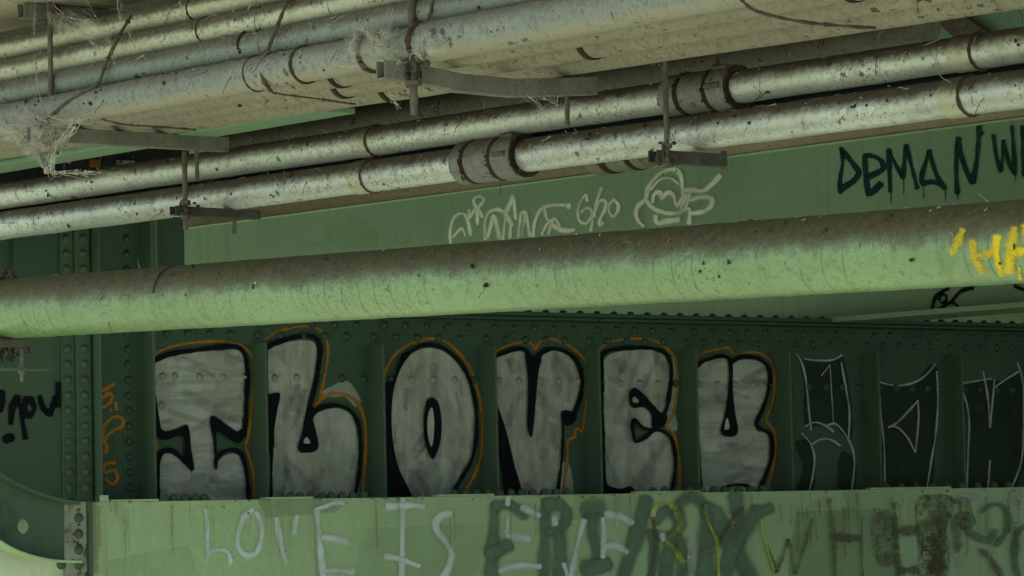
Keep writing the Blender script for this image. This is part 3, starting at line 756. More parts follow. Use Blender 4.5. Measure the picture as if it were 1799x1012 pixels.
letter("brushed silver letter E with black outline and orange line",
    c5((128, 225), (150, 200), (180, 185), (250, 172), (350, 168), (420, 178), (460, 205), (478, 260), (475, 360), (460, 470), (440, 512), (400, 480), (340, 410), (300, 378), (275, 385), (265, 440), (285, 475), (340, 480), (375, 510), (385, 560), (380, 590), (330, 580), (290, 538), (278, 545), (285, 620), (300, 665), (350, 640), (400, 612), (450, 620), (485, 660), (500, 740), (500, 830), (475, 960), (290, 960), (270, 912), (200, 918), (150, 897), (130, 850), (128, 700), (126, 400)),
    [(c5((112, 210), (114, 400), (116, 600), (124, 800), (126, 960)), 8.5), (c5((108, 210), (135, 182), (170, 168), (260, 158), (380, 160), (450, 182), (482, 230), (490, 300), (480, 400), (462, 490), (430, 550)), 7.2),
     (c5((392, 600), (340, 588), (288, 545), (282, 600), (300, 662), (350, 640), (400, 600), (450, 610), (490, 650), (510, 740), (508, 840), (485, 960)), 6.2)],
    [c5((265, 440), (268, 395), (290, 372), (330, 400), (400, 475), (440, 515), (465, 520), (450, 572), (410, 590), (388, 580), (385, 520), (345, 476), (280, 476)),
     c5((112, 960), (120, 885), (160, 905), (220, 918), (270, 905), (300, 960))],
    [c5((286, 420), (312, 440), (312, 450), (282, 448))],
    [(c5((84, 175), (150, 130), (230, 112), (330, 108), (410, 125), (470, 165), (510, 220), (522, 320), (515, 430), (497, 520), (463, 570), (500, 620), (525, 720), (535, 820), (530, 960)), 4.6)],
    wisps=[c5((480, 210), (505, 240), (500, 480), (510, 600), (470, 590), (485, 400))], mat='silver_v')
letter("brushed silver letter U with black outline and orange line",
    c5((595, 305), (620, 272), (650, 245), (710, 225), (770, 215), (795, 225), (802, 300), (800, 400), (785, 520), (765, 600), (775, 628), (830, 625), (842, 600), (830, 500), (815, 380), (815, 260), (830, 235), (880, 222), (940, 225), (985, 245), (1005, 290), (1005, 370), (985, 450), (955, 530), (940, 590), (960, 612), (1000, 620), (1020, 660), (1020, 740), (1000, 830), (955, 960), (660, 960), (650, 800), (635, 640), (612, 450), (600, 380)),
    [(c5((598, 300), (640, 245), (700, 215), (770, 200), (808, 222)), 6), (c5((808, 245), (850, 212), (910, 205), (970, 220), (1010, 260), (1022, 320), (1010, 400), (980, 490), (948, 572), (975, 592), (1020, 620), (1032, 680), (1025, 760), (1000, 840), (945, 960)), 6.6),
     (c5((606, 380), (628, 560), (640, 760), (652, 960)), 5.6), (c5((760, 915), (820, 896), (900, 900), (940, 935)), 5)],
    [c5((799, 212), (815, 235), (818, 380), (830, 500), (846, 610), (830, 630), (770, 628), (758, 602), (775, 540), (795, 420), (802, 300))],
    [c5((789, 535), (800, 592), (779, 597))],
    [(c5((598, 222), (660, 185), (730, 165), (800, 158), (825, 193), (880, 182), (960, 185), (1010, 215), (1040, 270), (1044, 370), (1030, 460), (1000, 550), (1035, 590), (1052, 660), (1045, 760), (1020, 860), (1000, 960)), 4.0)], mat='silver')

def dark_letter(label, fills, strokes):
    f = Paint(WEB, .003)
    for p in fills: f.fill(p, 5)
    root = f.build("painted_letter", M['black_thin'], g, label)
    s_ = Paint(WEB, .006)
    for pts, w in strokes: s_.stroke(pts, w, feather=.6)
    s_.build("chalk_line", M['chalk'], root)
W_ = 3.6
dark_letter("black letter form edged with thin grey lines, first after the silver letters",
    [c6((95, 225), (240, 238), (305, 205), (325, 300), (350, 480), (345, 640), (250, 560), (120, 570), (110, 350)), c6((60, 670), (110, 660), (150, 760), (130, 960), (60, 960), (100, 800)), c6((310, 720), (372, 780), (350, 960), (300, 960))],
    [(c6((60, 190), (85, 230), (110, 330), (125, 480), (138, 600)), W_), (c6((100, 215), (180, 225), (260, 220), (305, 195)), W_), (c6((300, 235), (325, 370), (345, 500), (340, 640)), W_),
     (c6((240, 245), (250, 420), (258, 560)), 1.8), (c6((240, 248), (195, 305)), 2.4), (c6((105, 580), (160, 558), (215, 575), (260, 610)), W_), (c6((225, 575), (265, 565), (320, 620), (360, 700), (372, 780), (350, 960)), W_),
     (c6((85, 615), (130, 665), (155, 740), (150, 830), (118, 960)), W_), (c6((140, 680), (190, 650), (240, 650), (295, 685)), W_)])
dark_letter("black letter form with a pointed grey triangle inside",
    [c6((500, 345), (610, 365), (700, 345), (800, 250), (818, 400), (800, 640), (755, 960), (538, 960), (530, 600))],
    [(c6((500, 340), (540, 350), (580, 358)), W_), (c6((605, 362), (690, 345), (760, 300), (805, 245)), W_), (c6((502, 350), (515, 520), (532, 700), (535, 960)), 2.8), (c6((815, 285), (822, 420), (812, 600), (790, 740), (755, 960)), W_),
     (c6((555, 585), (600, 560), (715, 440)), W_), (c6((712, 440), (718, 520), (700, 720)), W_), (c6((700, 720), (650, 630), (590, 580), (555, 585)), W_)])
dark_letter("black letter form at the right edge with a grey V line at its top",
    [c6((945, 365), (1115, 340), (1160, 340), (1255, 290), (1290, 500), (1285, 780), (1190, 960), (980, 960), (990, 600), (965, 430))],
    [(c6((945, 350), (1030, 335), (1110, 322)), W_), (c6((1065, 285), (1090, 420), (1102, 585)), W_), (c6((1125, 325), (1120, 400), (1102, 585)), W_), (c6((1120, 375), (1190, 325), (1255, 285)), W_),
     (c6((1250, 235), (1278, 340), (1282, 600), (1268, 780), (1195, 960)), W_), (c6((950, 390), (975, 450), (990, 560), (985, 700), (976, 960)), W_), (c6((1102, 765), (1088, 960)), W_)])

# orange scribble on the narrow bay left of the letters
q = X(0, 600, 4.0); p = Paint(WEB, .0022)
for pts in (((800, 300), (715, 350)), ((715, 400), (770, 365), (790, 380), (770, 430), (705, 475)), ((812, 430), (820, 480)), ((775, 478), (782, 484)),
            ((715, 720), (730, 600), (800, 530), (858, 540), (862, 590), (790, 630), (735, 690), (752, 740), (735, 785), (715, 780)), ((810, 850), (735, 865), (740, 920), (800, 905), (828, 955), (790, 1003), (745, 965))):
    p.stroke(q(*pts), 6, feather=.3, wv=.2)
p.build("orange_scribble", M['orange'], g, "orange marker scribble running down the narrow bay")

# ------------------------------------------------------------------ rivets of the dark girder
M['silver_solid'] = mat_dusty("silver paint on rivets", (.25, .26, .215), k=.4)
R_ = .0172
mid = [(285, 661), (306, 661), (349, 662), (391, 663), (428, 663), (283, 712), (482, 664), (520, 664), (560, 665), (600, 665), (638, 666), (685, 667), (723, 667), (760, 667), (797, 667), (833, 668),
       (876, 669), (911, 669), (945, 669), (981, 670), (1015, 670), (1056, 673), (1090, 674), (1123, 673), (1155, 674), (1187, 674), (1228, 675), (1259, 675), (1290, 675), (1323, 676), (1350, 677),
       (1388, 679), (1420, 679), (1451, 680), (1479, 680), (1507, 681), (1545, 682), (1573, 682), (1601, 683), (1629, 683), (1656, 684), (1694, 685), (1721, 685), (1750, 686), (1778, 686)]
for (x, y) in mid:
    sv = any(inside((x, y), smooth(pl, True)) for pl in SILV); onleg = x in (285, 283)
    RV.put(('w', sv), R_, nG, M['silver_solid'] if sv else M['paint_dark'], WEB(x, y, .0003), g)
nb = 0
for i in range(len(us) - 1):                       # domes standing on the bottom flange
    pass
for x0_, x1_, st_ in ((288, 372, 18), (490, 650, 18.5), (797, 1000, 20), (1146, 1350, 21.5), (1556, 1799, 27)):
    x_ = x0_
    while x_ < x1_:
        c_ = LP.hit(x_ + rnd.uniform(-1.5, 1.5), 866, -.10); c_.z = hBot
        o_ = RV.put('b', .0205, ZV, M['paint_stiff'], c_, g); o_.scale = (1, 1, 1.55); x_ += st_
mt = MB(); proto = rivet_mesh(R_, nG, "r")
for i in range(len(us) - 1):
    if us[i] < uT0 - .6: continue
    n = 5
    for row, hh in ((0, hTop - .045), (1, hTop - .093)):
        for k in range(n):
            u = us[i] + .02 + (us[i + 1] - us[i] - .03) * (k + (.55 if row == 0 else .1)) / n
            c = gpt(u, hh, .0016); mt.add([v + c for v in proto.v], proto.f)
proto2 = rivet_mesh(R_, ZV, "r2")
for k in range(110):
    c = gpt(us[0] + k * .096, hTop + .0165, .09); mt.add([v + c for v in proto2.v], proto2.f)
mt.build("rivet_rows", M['paint_dark'], g, smooth=True, kind="stuff")

# ------------------------------------------------------------------ K: connection plates and post at the left end
kx = gu(150)
k = thing("end_post", "dark olive green riveted end post at left with black scrawl and two rows of rivets", "steel post", gpt(gu(80), hBot, .05))
zt = gh(80, 336)
def wrect(m, x0, x1, y0, y1, w0, w1): m.gbox(gu(x0), gu(x1), gh((x0 + x1) / 2, y1), gh((x0 + x1) / 2, y0), w0, w1)
m = MB(); wrect(m, -170, 99.6, 575, 905, .0006, .030); m.build("gusset_plate", M['paint_olive'], k, bevel=.002)
m = MB(); wrect(m, 22, 99.6, 300, 574.6, .0006, .028); m.build("post_plate", M['paint_dark'], k, bevel=.002)
m = MB(); wrect(m, 100, 122, 300, 877, .0006, .040); m.build("splice_strip", M['paint_olive'], k, bevel=.002)
m = MB(); wrect(m, 122.3, 148, 300, 884, .0006, .054); m.build("splice_strip", M['paint_olive'], k, bevel=.003)
m = MB(); wrect(m, 152, 155, 300, 884, .0006, .100); m.build("corner_angle", M['paint_stiff'], k, bevel=.002)
m = MB(); wrect(m, 196, 214, 300, 880, .0004, .0012); m.build("filler_plate", M['paint_dark'], k, bevel=.002)
m = MB(); wrect(m, 214.3, 244, 300, 880, .0004, .0014); m.build("angle_leg", M['paint_dark'], k, bevel=.002)
for y in list(range(312, 560, 27)) + list(range(587, 870, 27)):
    for x, w in ((110, .0405), (136, .0545)):
        RV.put('k', .0165, nG, M['paint_olive'], gpt(gu(x), gh(x, y + (x == 136) * 0), w), k)
    RV.put('kd', .0165, nG, M['paint_dark'], gpt(gu(225), gh(225, y), .0012), k)
# part of the post that rises above the girder, right of the stiffener
m = MB(); m.gbox(uL, gu(262), hTop + .0005, zt + .3, -.012, 0); m.build("upper_web", M['paint_dark'], k)
m = MB(); m.gbox(gu(286), gu(334), hTop + .02, zt + .15, -.40, -.02); m.build("upper_block", M['paint_dark'], k, bevel=.004)
m = MB(); m.gbox(gu(334) + .001, gu(341), hTop + .02, zt + .149, -.39, -.06); m.build("rust_edge", M['rust'], k)
m = MB(); m.gbox(gu(-150), gu(302), gh(140, 334), zt + .36, .062, .15); m.build("added_shade_block", M['void_shade'], k, bevel=.004)  # block added so the dark void above the conduits reads black
m = MB(); m.gbox(gu(118, 290), gu(137, 290), gh(128, 300), gh(128, 286), .1505, .165); m.build("rusty_lug", M['rust_bright'], k, bevel=.003)
m = MB(); m.gbox(gu(166, 296), gu(196, 296), gh(180, 304), gh(180, 288), .1505, .170); m.build("grey_lug", M['strut'], k, bevel=.003)
# black scrawl
def KP(px, py, off): return GP.hit(px, py, .0305 + off if px < 100 else (.0405 + off if px < 122.2 else .0545 + off))
q = X(0, 600, 4.0)
letters(lambda a, b, o: GP.hit(a, b, .0302 + o), .0012, 'black', k, [("black letter stroke cut by the left edge", [(q((12, 350), (8, 420), (0, 490)), 12)]),
    ("black sprayed letter S shape", [(q((130, 390), (95, 440), (75, 575)), 13), (q((100, 425), (140, 445), (158, 560), (180, 680)), 11)]), ("black sprayed letter O", [(q((190, 395), (168, 470), (200, 530), (240, 470), (215, 395)), 12)]),
    ("black sprayed letter V", [(q((280, 390), (300, 460), (345, 515)), 12), (q((345, 515), (375, 450), (392, 390)), 11)]), ("black sprayed dash", [(q((30, 690), (60, 680), (90, 672)), 14)])], feather=.45, wv=.2)
p = Paint(lambda a, b, o: GP.hit(a, b, .0402 + o), .0012)
p.stroke(q((412, 290), (410, 380), (415, 460)), 8, feather=.4); p.build("painted_letter", M['black'], k, "black exclamation stroke over the rivets")

# ------------------------------------------------------------------ L: pale lower girder
hL = EYE.z + .112
lg = thing("lower_girder", "pale green lower girder face with white LOVE IS EVERYWHERE lettering", "steel girder", gpt(gu(900), hL - .9, .35))
LH = LP.hit
def lu(x): return (LP.hit(x, 900) - GO).dot(dG)
m = MB(); m.gbox(lu(157), uR, hL - .9, hL, .34, .35); m.build("face_plate", M['paint_light'], lg, bevel=.002)
for a, b in ((196, 279), (467, 551), (768, 869), (1118, 1231), (1531, 1672)):
    m = MB(); m.gbox(lu(a), lu(b), hL + .0005, hL + .0085, .315, .352); m.build("shim_plate", M['paint_light'], lg, bevel=.001)
m = MB(); m.gbox(lu(180), lu(192), hL + .0005, hL + .026, .33, .348); m.build("clip", M['paint_light'], lg, bevel=.002)
# left end of the lower girder with the rusty rivet strip
m = MB(); m.gbox(lu(-200), lu(113), hL - .9, hL - .01, .325, .340); m.build("end_plate", M['paint_pale'], lg, bevel=.002)
m = MB(); m.gbox(lu(113.4), lu(149), hL - .295, hL + .002, .325, .362); m.build("rivet_strip", M['paint_rusty'], lg, bevel=.002)
m = MB(); m.gbox(lu(149.4), lu(155.5), hL - .30, hL + .004, .325, .378); m.build("angle_edge", M['paint_olive'], lg, bevel=.002)
m = MB(); m.gbox(lu(97), lu(156), hL - .312, hL - .2955, .325, .385); m.build("foot_ledge", M['rust'], lg, bevel=.002)
for y in (910, 938, 966, 992): RV.put('l', .0185, nG, M['paint_olive'], LH(138, y, .0125), lg)
RV.put('l', .0185, nG, M['paint_olive'], LH(107, 992, -.0095), lg)
c8 = X(840, 860, 3.4596); qL = X(0, 759, 4.0); qW = X(1350, 759, 4.0); qM = X(450, 759, 4.0); q9 = X(900, 759, 4.0)
letters(LH, .0012, 'greyspray', lg, [
    ("broad grey green letter E sprayed over the white words", [(c8((100, 85), (95, 250), (85, 400), (80, 560)), 17), (c8((100, 100), (180, 92), (240, 120), (290, 165)), 17), (c8((60, 400), (120, 370), (195, 330)), 20)]),
    ("broad grey green letter R sprayed over the white words", [(c8((412, 62), (405, 300), (400, 560)), 17), (c8((412, 105), (480, 88), (532, 130), (530, 200), (480, 250), (420, 262)), 17), (c8((490, 255), (500, 380), (488, 560)), 17)]),
    ("broad grey green letter I with short bars", [(c8((640, 128), (700, 125), (760, 125)), 24), (c8((690, 150), (700, 280), (740, 440)), 19), (c8((640, 490), (720, 470), (800, 450)), 22)]),
    ("broad grey green slanting stroke", [(c8((1025, 50), (985, 200), (940, 350), (870, 560)), 19)]),
    ("broad grey green letter R under the lime yellow letter", [(c8((1060, 250), (1070, 380), (1045, 560)), 15), (c8((1075, 200), (1140, 130), (1200, 150), (1225, 210), (1180, 280), (1100, 290)), 15), (c8((1140, 560), (1150, 420), (1210, 290), (1250, 420), (1230, 560)), 20)]),
    ("broad grey green arch shaped letter", [(c8((1215, 150), (1230, 80), (1290, 45), (1350, 70), (1385, 160), (1390, 320), (1370, 560)), 22)]),
    ("broad grey green letter X", [(c8((1380, 120), (1450, 150), (1500, 260), (1590, 420), (1660, 560)), 24), (c8((1565, 30), (1575, 130), (1600, 230), (1560, 330), (1480, 560)), 22), (c8((1700, 120), (1640, 220), (1570, 330)), 24), (c8((1690, 140), (1790, 110)), 14)])], feather=.9)
letters(LH, .0062, 'white', lg, [(l_, [(a_, b_ * 1.12) for a_, b_ in st_]) for l_, st_ in [
    ("white sprayed letter L", [(qL((1459, 860), (1458, 918)), 1.8), (qL((1622, 915), (1620, 945)), 1.6), (qL((1447, 540), (1458, 640), (1460, 700), (1458, 860)), 5.5), (qL((1458, 868), (1500, 835), (1550, 828), (1600, 845), (1622, 920)), 6)]),
    ("white sprayed letter O", [(qL((1777, 560), (1777, 680)), 1.6), (qL((1780, 545), (1720, 590), (1682, 680), (1668, 780), (1700, 850), (1750, 868), (1800, 850), (1838, 740), (1835, 640), (1800, 565)), 7)]),
    ("white sprayed letter V of two separate strokes", [(qM((142, 605), (160, 720), (185, 830), (212, 920)), 7), (qM((285, 590), (275, 650), (265, 715)), 8)]),
    ("tall white sprayed letter E", [(qM((425, 540), (440, 700), (455, 860), (475, 1040)), 8), (qM((420, 540), (480, 525), (560, 495), (620, 505)), 6), (qM((465, 740), (540, 750), (640, 775)), 10), (qM((475, 980), (560, 975), (680, 985)), 9)]),
    ("white sprayed letter I with crossbars", [(qM((1032, 470), (1028, 700), (1022, 1040)), 7.5), (qM((915, 525), (1000, 522), (1090, 518), (1180, 522)), 9), (qM((905, 870), (1000, 890), (1150, 945)), 7.5)]),
    ("white sprayed letter S", [(qM((1370, 575), (1310, 585), (1265, 630), (1275, 700), (1330, 770), (1372, 850), (1360, 930), (1310, 1040)), 9)]),
    ("white sprayed letter E half covered by grey green spray", [(c8((182, 45), (180, 95)), 8), (c8((182, 165), (176, 265)), 6), (c8((172, 275), (240, 290), (312, 302)), 9), (c8((265, 108), (320, 135), (372, 160)), 10), (c8((130, 500), (200, 470), (290, 462), (380, 470)), 8)]),
    ("narrow white sprayed letter V", [(c8((520, 450), (540, 510), (552, 545), (575, 470), (605, 330), (645, 185)), 7), (c8((460, 165), (470, 215)), 8)]),
    ("white sprayed letter E right of the narrow V", [(c8((758, 175), (764, 290), (758, 415)), 7), (c8((775, 150), (850, 160), (938, 205)), 10), (c8((765, 350), (830, 340), (905, 382)), 10)]),
    ("white speck inside the lime yellow letter R", [(c8((1118, 270), (1128, 310)), 9)]), ("white speck left of the lime yellow letter R", [(c8((1060, 160), (1075, 115)), 7)])]], feather=.8)
letters(LH, .0135, 'lime', lg, [
    ("flaking lime yellow letter R", [(c8((1055, 160), (1085, 98), (1130, 82), (1185, 108), (1212, 155), (1230, 210), (1205, 255), (1150, 285), (1140, 310), (1190, 355), (1215, 400), (1250, 445)), 8.5)]),
    ("flaking lime yellow letter Y", [(c8((1378, 95), (1402, 200), (1450, 315), (1462, 400), (1460, 560)), 5)]),
    ("flaking yellow slanting stroke", [(c8((1720, 180), (1750, 330), (1799, 490)), 4.5)])], wv=.25)
letters(LH, .0125, 'umber', lg, [
    ("brown stem of the letter R", [(c8((1066, 190), (1080, 330), (1048, 560)), 7)]), ("brown arm of the letter Y", [(c8((1465, 330), (1500, 260), (1540, 190), (1600, 110)), 8)]),
    ("flaked brown letter W", [(qW((-10, 790), (60, 985)), 6), (qW((60, 985), (100, 880), (140, 755)), 6), (qW((140, 755), (165, 880), (190, 995)), 6), (qW((190, 995), (250, 820), (312, 615)), 6)]),
    ("flaked brown letter H", [(qW((425, 465), (448, 600), (462, 760), (466, 1040)), 8), (qW((475, 738), (560, 745), (655, 745)), 11), (qW((660, 590), (656, 700), (655, 830), (664, 1040)), 4.5)]),
    ("flaked brown letter E", [(qW((882, 500), (897, 660), (905, 830), (920, 1040)), 8), (qW((930, 690), (990, 695), (1050, 690)), 18), (qW((930, 975), (990, 970), (1050, 975)), 14)]),
    ("brown slanting stroke at the right edge", [(qW((1500, 830), (1560, 890), (1640, 1010)), 11)]), ("brown upright stroke at the right edge", [(qW((1735, 640), (1740, 800), (1735, 960)), 9)])], wv=.3)
def patches(off, mat, name, items):
    for i, (pts, f_, al) in enumerate(items):
        p_ = Paint(LH, off + i * .0003); p_.fill(pts, f_, alpha=al); p_.build(name, M[mat], lg)
for i_, (bx, mt_) in enumerate((([(452, 878), (560, 877), (612, 884), (590, 898), (520, 905), (470, 908)], 'buff'), ([(640, 930), (850, 920), (845, 1040), (620, 1040)], 'buff_pale'), ([(1010, 871), (1130, 870), (1140, 905), (1000, 912)], 'buff_pale'), ([(1400, 900), (1560, 895), (1600, 1040), (1380, 1040)], 'buff'), ([(190, 985), (330, 960), (360, 1040), (180, 1040)], 'buff_pale'), ([(1480, 866), (1590, 865), (1585, 890), (1490, 895)], 'buff_pale'))):
    p = Paint(LH, .0008 + i_ * .00005); p.fill(bx, 3, sm=False); p.build("buffed_patch", M[mt_], lg)
rs = random.Random(77); p = Paint(LH, .0200)
for x_, y0_, y1_, w_ in [(166, 884, 1005, 9), (174, 890, 960, 5), (203, 880, 905, 4), (700, 872, 900, 2.5), (790, 905, 965, 1.6), (1320, 862, 900, 3)] + [(rs.uniform(180, 1790), 864 + rs.uniform(-2, 30), 0, rs.uniform(1.2, 4)) for _ in range(34)] + [(rs.uniform(1380, 1790), 866 + rs.uniform(0, 30), 0, rs.uniform(2, 6)) for _ in range(22)]:
    y0_ = max(y0_, 884 - (x_ - 160) * .0134); y1_ = y1_ or y0_ + rs.uniform(15, 95)
    p.stroke([(x_, y0_), (x_ + rs.uniform(-1, 2), (y0_ + y1_) / 2), (x_ + rs.uniform(0, 3), y1_)], w_, feather=.6, wv=.3)
p.m.build("runoff_stains", M['runoff'], lg, kind="stuff")
rs = random.Random(78); p = Paint(LH, .0260)
for _ in range(46):
    x_ = rs.uniform(170, 1795); y_ = 880 - (x_ - 160) * .0134 + rs.uniform(1, 5) + (rs.random() < .2) * rs.uniform(0, 100); r_ = rs.uniform(.8, 3.2)
    p.fill([(x_ + r_ * rs.uniform(.6, 1.8) * math.cos(a_), y_ + r_ * rs.uniform(.5, 1.1) * math.sin(a_)) for a_ in (0, 1, 2, 3, 4, 5)], .8, sm=False)
p.m.build("rust_chips", M['umber'], lg, kind="stuff")
patches(.0040, 'mottle', "corrosion_patch", [(qW((1055, 470), (1150, 450), (1290, 465), (1310, 520), (1250, 640), (1240, 760), (1260, 900), (1240, 1040), (1080, 1040), (1055, 800)), 5, 1.0),
    (qW((1330, 470), (1400, 480), (1420, 640), (1370, 680), (1320, 600)), 5, 1.0), (qW((740, 600), (880, 570), (880, 920), (790, 930)), 8, .6), (qW((1100, 760), (1240, 720), (1240, 960), (1120, 960)), 8, .8)])
patches(.0155, 'chip', "bare_patch", [(qW((1345, 440), (1400, 410), (1470, 420), (1490, 470), (1420, 480), (1370, 490)), 4, 1.0), (qW((1725, 400), (1790, 395), (1795, 470), (1735, 510)), 4, 1.0), (qW((1300, 780), (1350, 760), (1380, 960), (1320, 900)), 6, .6), (c8((1290, 290), (1305, 285), (1312, 500), (1285, 500)), 3, .8)])
letters(LH, .0175, 'greyspray', lg, [("dark grey green looping scrawl", [(qW((1500, 560), (1550, 525), (1635, 510), (1690, 590), (1680, 700), (1600, 800)), 9), (qW((1600, 690), (1560, 760), (1480, 740), (1410, 690), (1440, 620), (1370, 580), (1320, 640), (1330, 740), (1328, 840)), 11)]), ("dark grey green drip at the right edge", [(qW((1799, 660), (1740, 740), (1735, 900), (1760, 1010)), 9)])], wv=.2)

# ------------------------------------------------------------------ knee bracket with a round hole, lower left
kb = thing("knee_bracket", "curved dark green knee bracket with a round hole at the lower left", "bracket", gpt(gu(60), hL - .25, .40))
def bez(pts, n=18): return smooth(pts, False, 6.0)
topc = bez([(-60, 800), (-30, 815), (0, 838), (40, 858), (80, 872), (112, 879), (128, 881)]); botc = bez([(-60, 900), (-40, 928), (0, 958), (40, 974), (80, 982), (114, 984)])
hx, hy, hr = 42.0, 925.0, 11.6
outer = [(-60, 800)] + topc[1:-1] + [(113, 880), (113, 983)] + botc[::-1][1:-1] + [(-60, 900)]
holec = [(hx + hr * .95 * math.cos(2 * PI * i / 28), hy + hr * 1.12 * math.sin(2 * PI * i / 28)) for i in range(28)]
m = MB()
KO = .13
loops = [[Vector((x, y, 0)) for x, y in outer], [Vector((x, y, 0)) for x, y in holec]]
tr = tessellate_polygon(loops); flat = outer + holec
fr = [LP.hit(x, y, KO) for x, y in flat]; bk = [v - nG * .012 for v in fr]; nf = len(flat)
m.add(fr + bk, [tuple(t) for t in tr] + [tuple(i + nf for i in t[::-1]) for t in tr])
for a0, n in ((0, len(outer)), (len(outer), len(holec))):
    m.add([fr[a0 + i] for i in range(n)] + [bk[a0 + i] for i in range(n)], [(i, (i + 1) % n, n + (i + 1) % n, n + i) for i in range(n)])
m.build("bracket_plate", M['paint_olive'], kb)
def rim(curve, mat, t, d0, d1, name):
    m = MB(); vs = []; fs = []
    for (x, y) in curve:
        a = LP.hit(x, y, KO)
        for w, dz in ((d0, 0), (d1, 0), (d1, -t), (d0, -t)): vs.append(a + nG * w + ZV * dz)
    for i in range(len(curve) - 1):
        for j in range(4): fs.append((i * 4 + j, i * 4 + (j + 1) % 4, (i + 1) * 4 + (j + 1) % 4, (i + 1) * 4 + j))
    fs += [(0, 1, 2, 3), tuple(len(vs) - 4 + j for j in (3, 2, 1, 0))]
    return m.add(vs, fs).build(name, mat, kb, bevel=.001)
rim(topc, M['paint_olive'], .012, -.03, .05, "upper_rim")
rim(bez([(-60, 901), (-40, 929), (0, 959), (40, 975), (80, 983), (127, 985)]), M['paint_light'], .008, -.012, .07, "lower_rim")

# ------------------------------------------------------------------ lettering on the stringer
SH = SP.hit
q7 = X(760, 280, 3.3315)
_w = ((q7((105, 500), (105, 400), (135, 330), (180, 318), (205, 360), (222, 445)), 4), (q7((120, 455), (170, 405), (192, 450)), 3), (q7((205, 350), (215, 295)), 3), (q7((208, 350), (245, 300), (290, 255), (300, 230), (270, 218), (240, 235), (245, 262), (270, 300), (292, 340)), 4), (q7((262, 300), (262, 380)), 4),
               (q7((310, 470), (305, 380), (330, 310), (380, 293), (420, 305), (450, 250), (468, 215), (480, 290), (486, 352)), 4), (q7((320, 460), (340, 390), (355, 330), (395, 470)), 5), (q7((465, 235), (430, 330), (412, 470)), 4), (q7((420, 310), (445, 350), (465, 388)), 5), (q7((460, 360), (452, 460)), 3.5),
               (q7((500, 460), (508, 390), (516, 318)), 4), (q7((520, 318), (540, 310), (555, 370), (570, 450)), 4.5), (q7((542, 320), (520, 450)), 3), (q7((588, 450), (600, 360), (640, 287), (700, 268), (795, 270)), 4.5), (q7((795, 262), (795, 285)), 5), (q7((655, 290), (668, 345), (710, 390), (760, 415), (830, 412)), 5), (q7((640, 440), (670, 380), (715, 350), (745, 400)), 4), (q7((678, 440), (690, 390), (705, 365)), 3.5),
               (q7((905, 245), (898, 208), (865, 250), (850, 315), (862, 362), (895, 375), (928, 340), (932, 300), (900, 285), (868, 312)), 3.5), (q7((930, 300), (935, 360), (925, 420)), 4), (q7((990, 165), (960, 250), (943, 340)), 4), (q7((948, 310), (985, 240), (1012, 245), (1010, 290), (980, 350), (976, 385), (1000, 370)), 4), (q7((1060, 237), (1086, 265), (1082, 305), (1056, 333), (1034, 310), (1035, 265), (1060, 237)), 4),
               (q7((1250, 240), (1262, 165), (1310, 100), (1370, 65), (1420, 60), (1450, 92), (1460, 150), (1465, 205)), 5), (q7((1262, 180), (1245, 232), (1202, 275), (1190, 320), (1205, 362), (1235, 390)), 5), (q7((1250, 240), (1285, 282), (1350, 310), (1430, 315), (1475, 290), (1490, 250), (1505, 205)), 5),
               (q7((1288, 252), (1296, 208), (1325, 190), (1345, 232)), 5), (q7((1345, 225), (1375, 194), (1408, 208), (1422, 265)), 5), (q7((1430, 275), (1482, 210), (1455, 295), (1500, 290), (1500, 380)), 5), (q7((1465, 185), (1520, 180), (1580, 185), (1630, 150), (1682, 95)), 7), (q7((1510, 240), (1560, 222), (1632, 230), (1632, 268), (1590, 303), (1500, 318)), 6),
               (q7((1305, 330), (1312, 372), (1370, 362), (1445, 352)), 7), (q7((1275, 180), (1330, 120), (1390, 110), (1440, 145)), 3))
_g = [("looping white letter shape, first of the scrawl", 0, 5), ("white double arch letter shape with a peak", 5, 10), ("white letter N shape", 10, 13), ("white letter shape with a long top bar", 13, 18), ("white figure 6 with a tail", 18, 20), ("white letter h", 20, 22), ("white letter o", 22, 23), ("white capped face like doodle", 23, 34)]
letters(SH, .001, 'cream_spray', st, [(l, [(a_, b_ * 1.42) for a_, b_ in _w[i:j]]) for l, i, j in _g], feather=.6)
q2 = X(1350, 200, 4.0)
_w = [(q2(*a_), b_) for a_, b_ in ((((510, 240), (522, 330), (502, 480), (508, 555)), 8), (((515, 250), (570, 320), (640, 410)), 9), (((640, 415), (600, 470), (510, 525)), 10), (((675, 290), (685, 430), (700, 568)), 10), (((685, 292), (740, 300), (795, 335), (805, 385), (690, 445)), 9), (((705, 560), (740, 540), (790, 490)), 11),
               (((845, 250), (850, 400), (855, 545)), 8.5), (((852, 275), (900, 370), (945, 450)), 7), (((945, 450), (955, 330), (965, 220)), 8.5), (((968, 225), (1005, 370), (1045, 525)), 8), (((1130, 260), (1095, 370), (1075, 455), (1092, 500)), 8.5), (((1130, 260), (1180, 430), (1240, 525)), 8.5), (((1085, 490), (1160, 480), (1240, 525)), 8),
               (((1335, 170), (1318, 350), (1325, 560)), 9), (((1335, 200), (1380, 380), (1435, 485)), 9), (((1435, 485), (1465, 300), (1480, 88)), 9), (((1490, 150), (1505, 130)), 6), (((1580, 150), (1600, 300), (1632, 405)), 7), (((1632, 405), (1645, 290), (1650, 190)), 7), (((1650, 190), (1690, 350), (1732, 425)), 7), (((1732, 425), (1722, 260), (1708, 88)), 7), (((1785, 90), (1788, 260), (1800, 435)), 9),
               (((860, 540), (860, 630)), 1.6), (((948, 460), (950, 560)), 1.6), (((1088, 510), (1090, 595)), 1.4), (((1243, 525), (1243, 610)), 1.6), (((1330, 560), (1330, 602)), 1.6), (((1733, 420), (1735, 470)), 1.6), (((692, 570), (694, 600)), 1.4))]
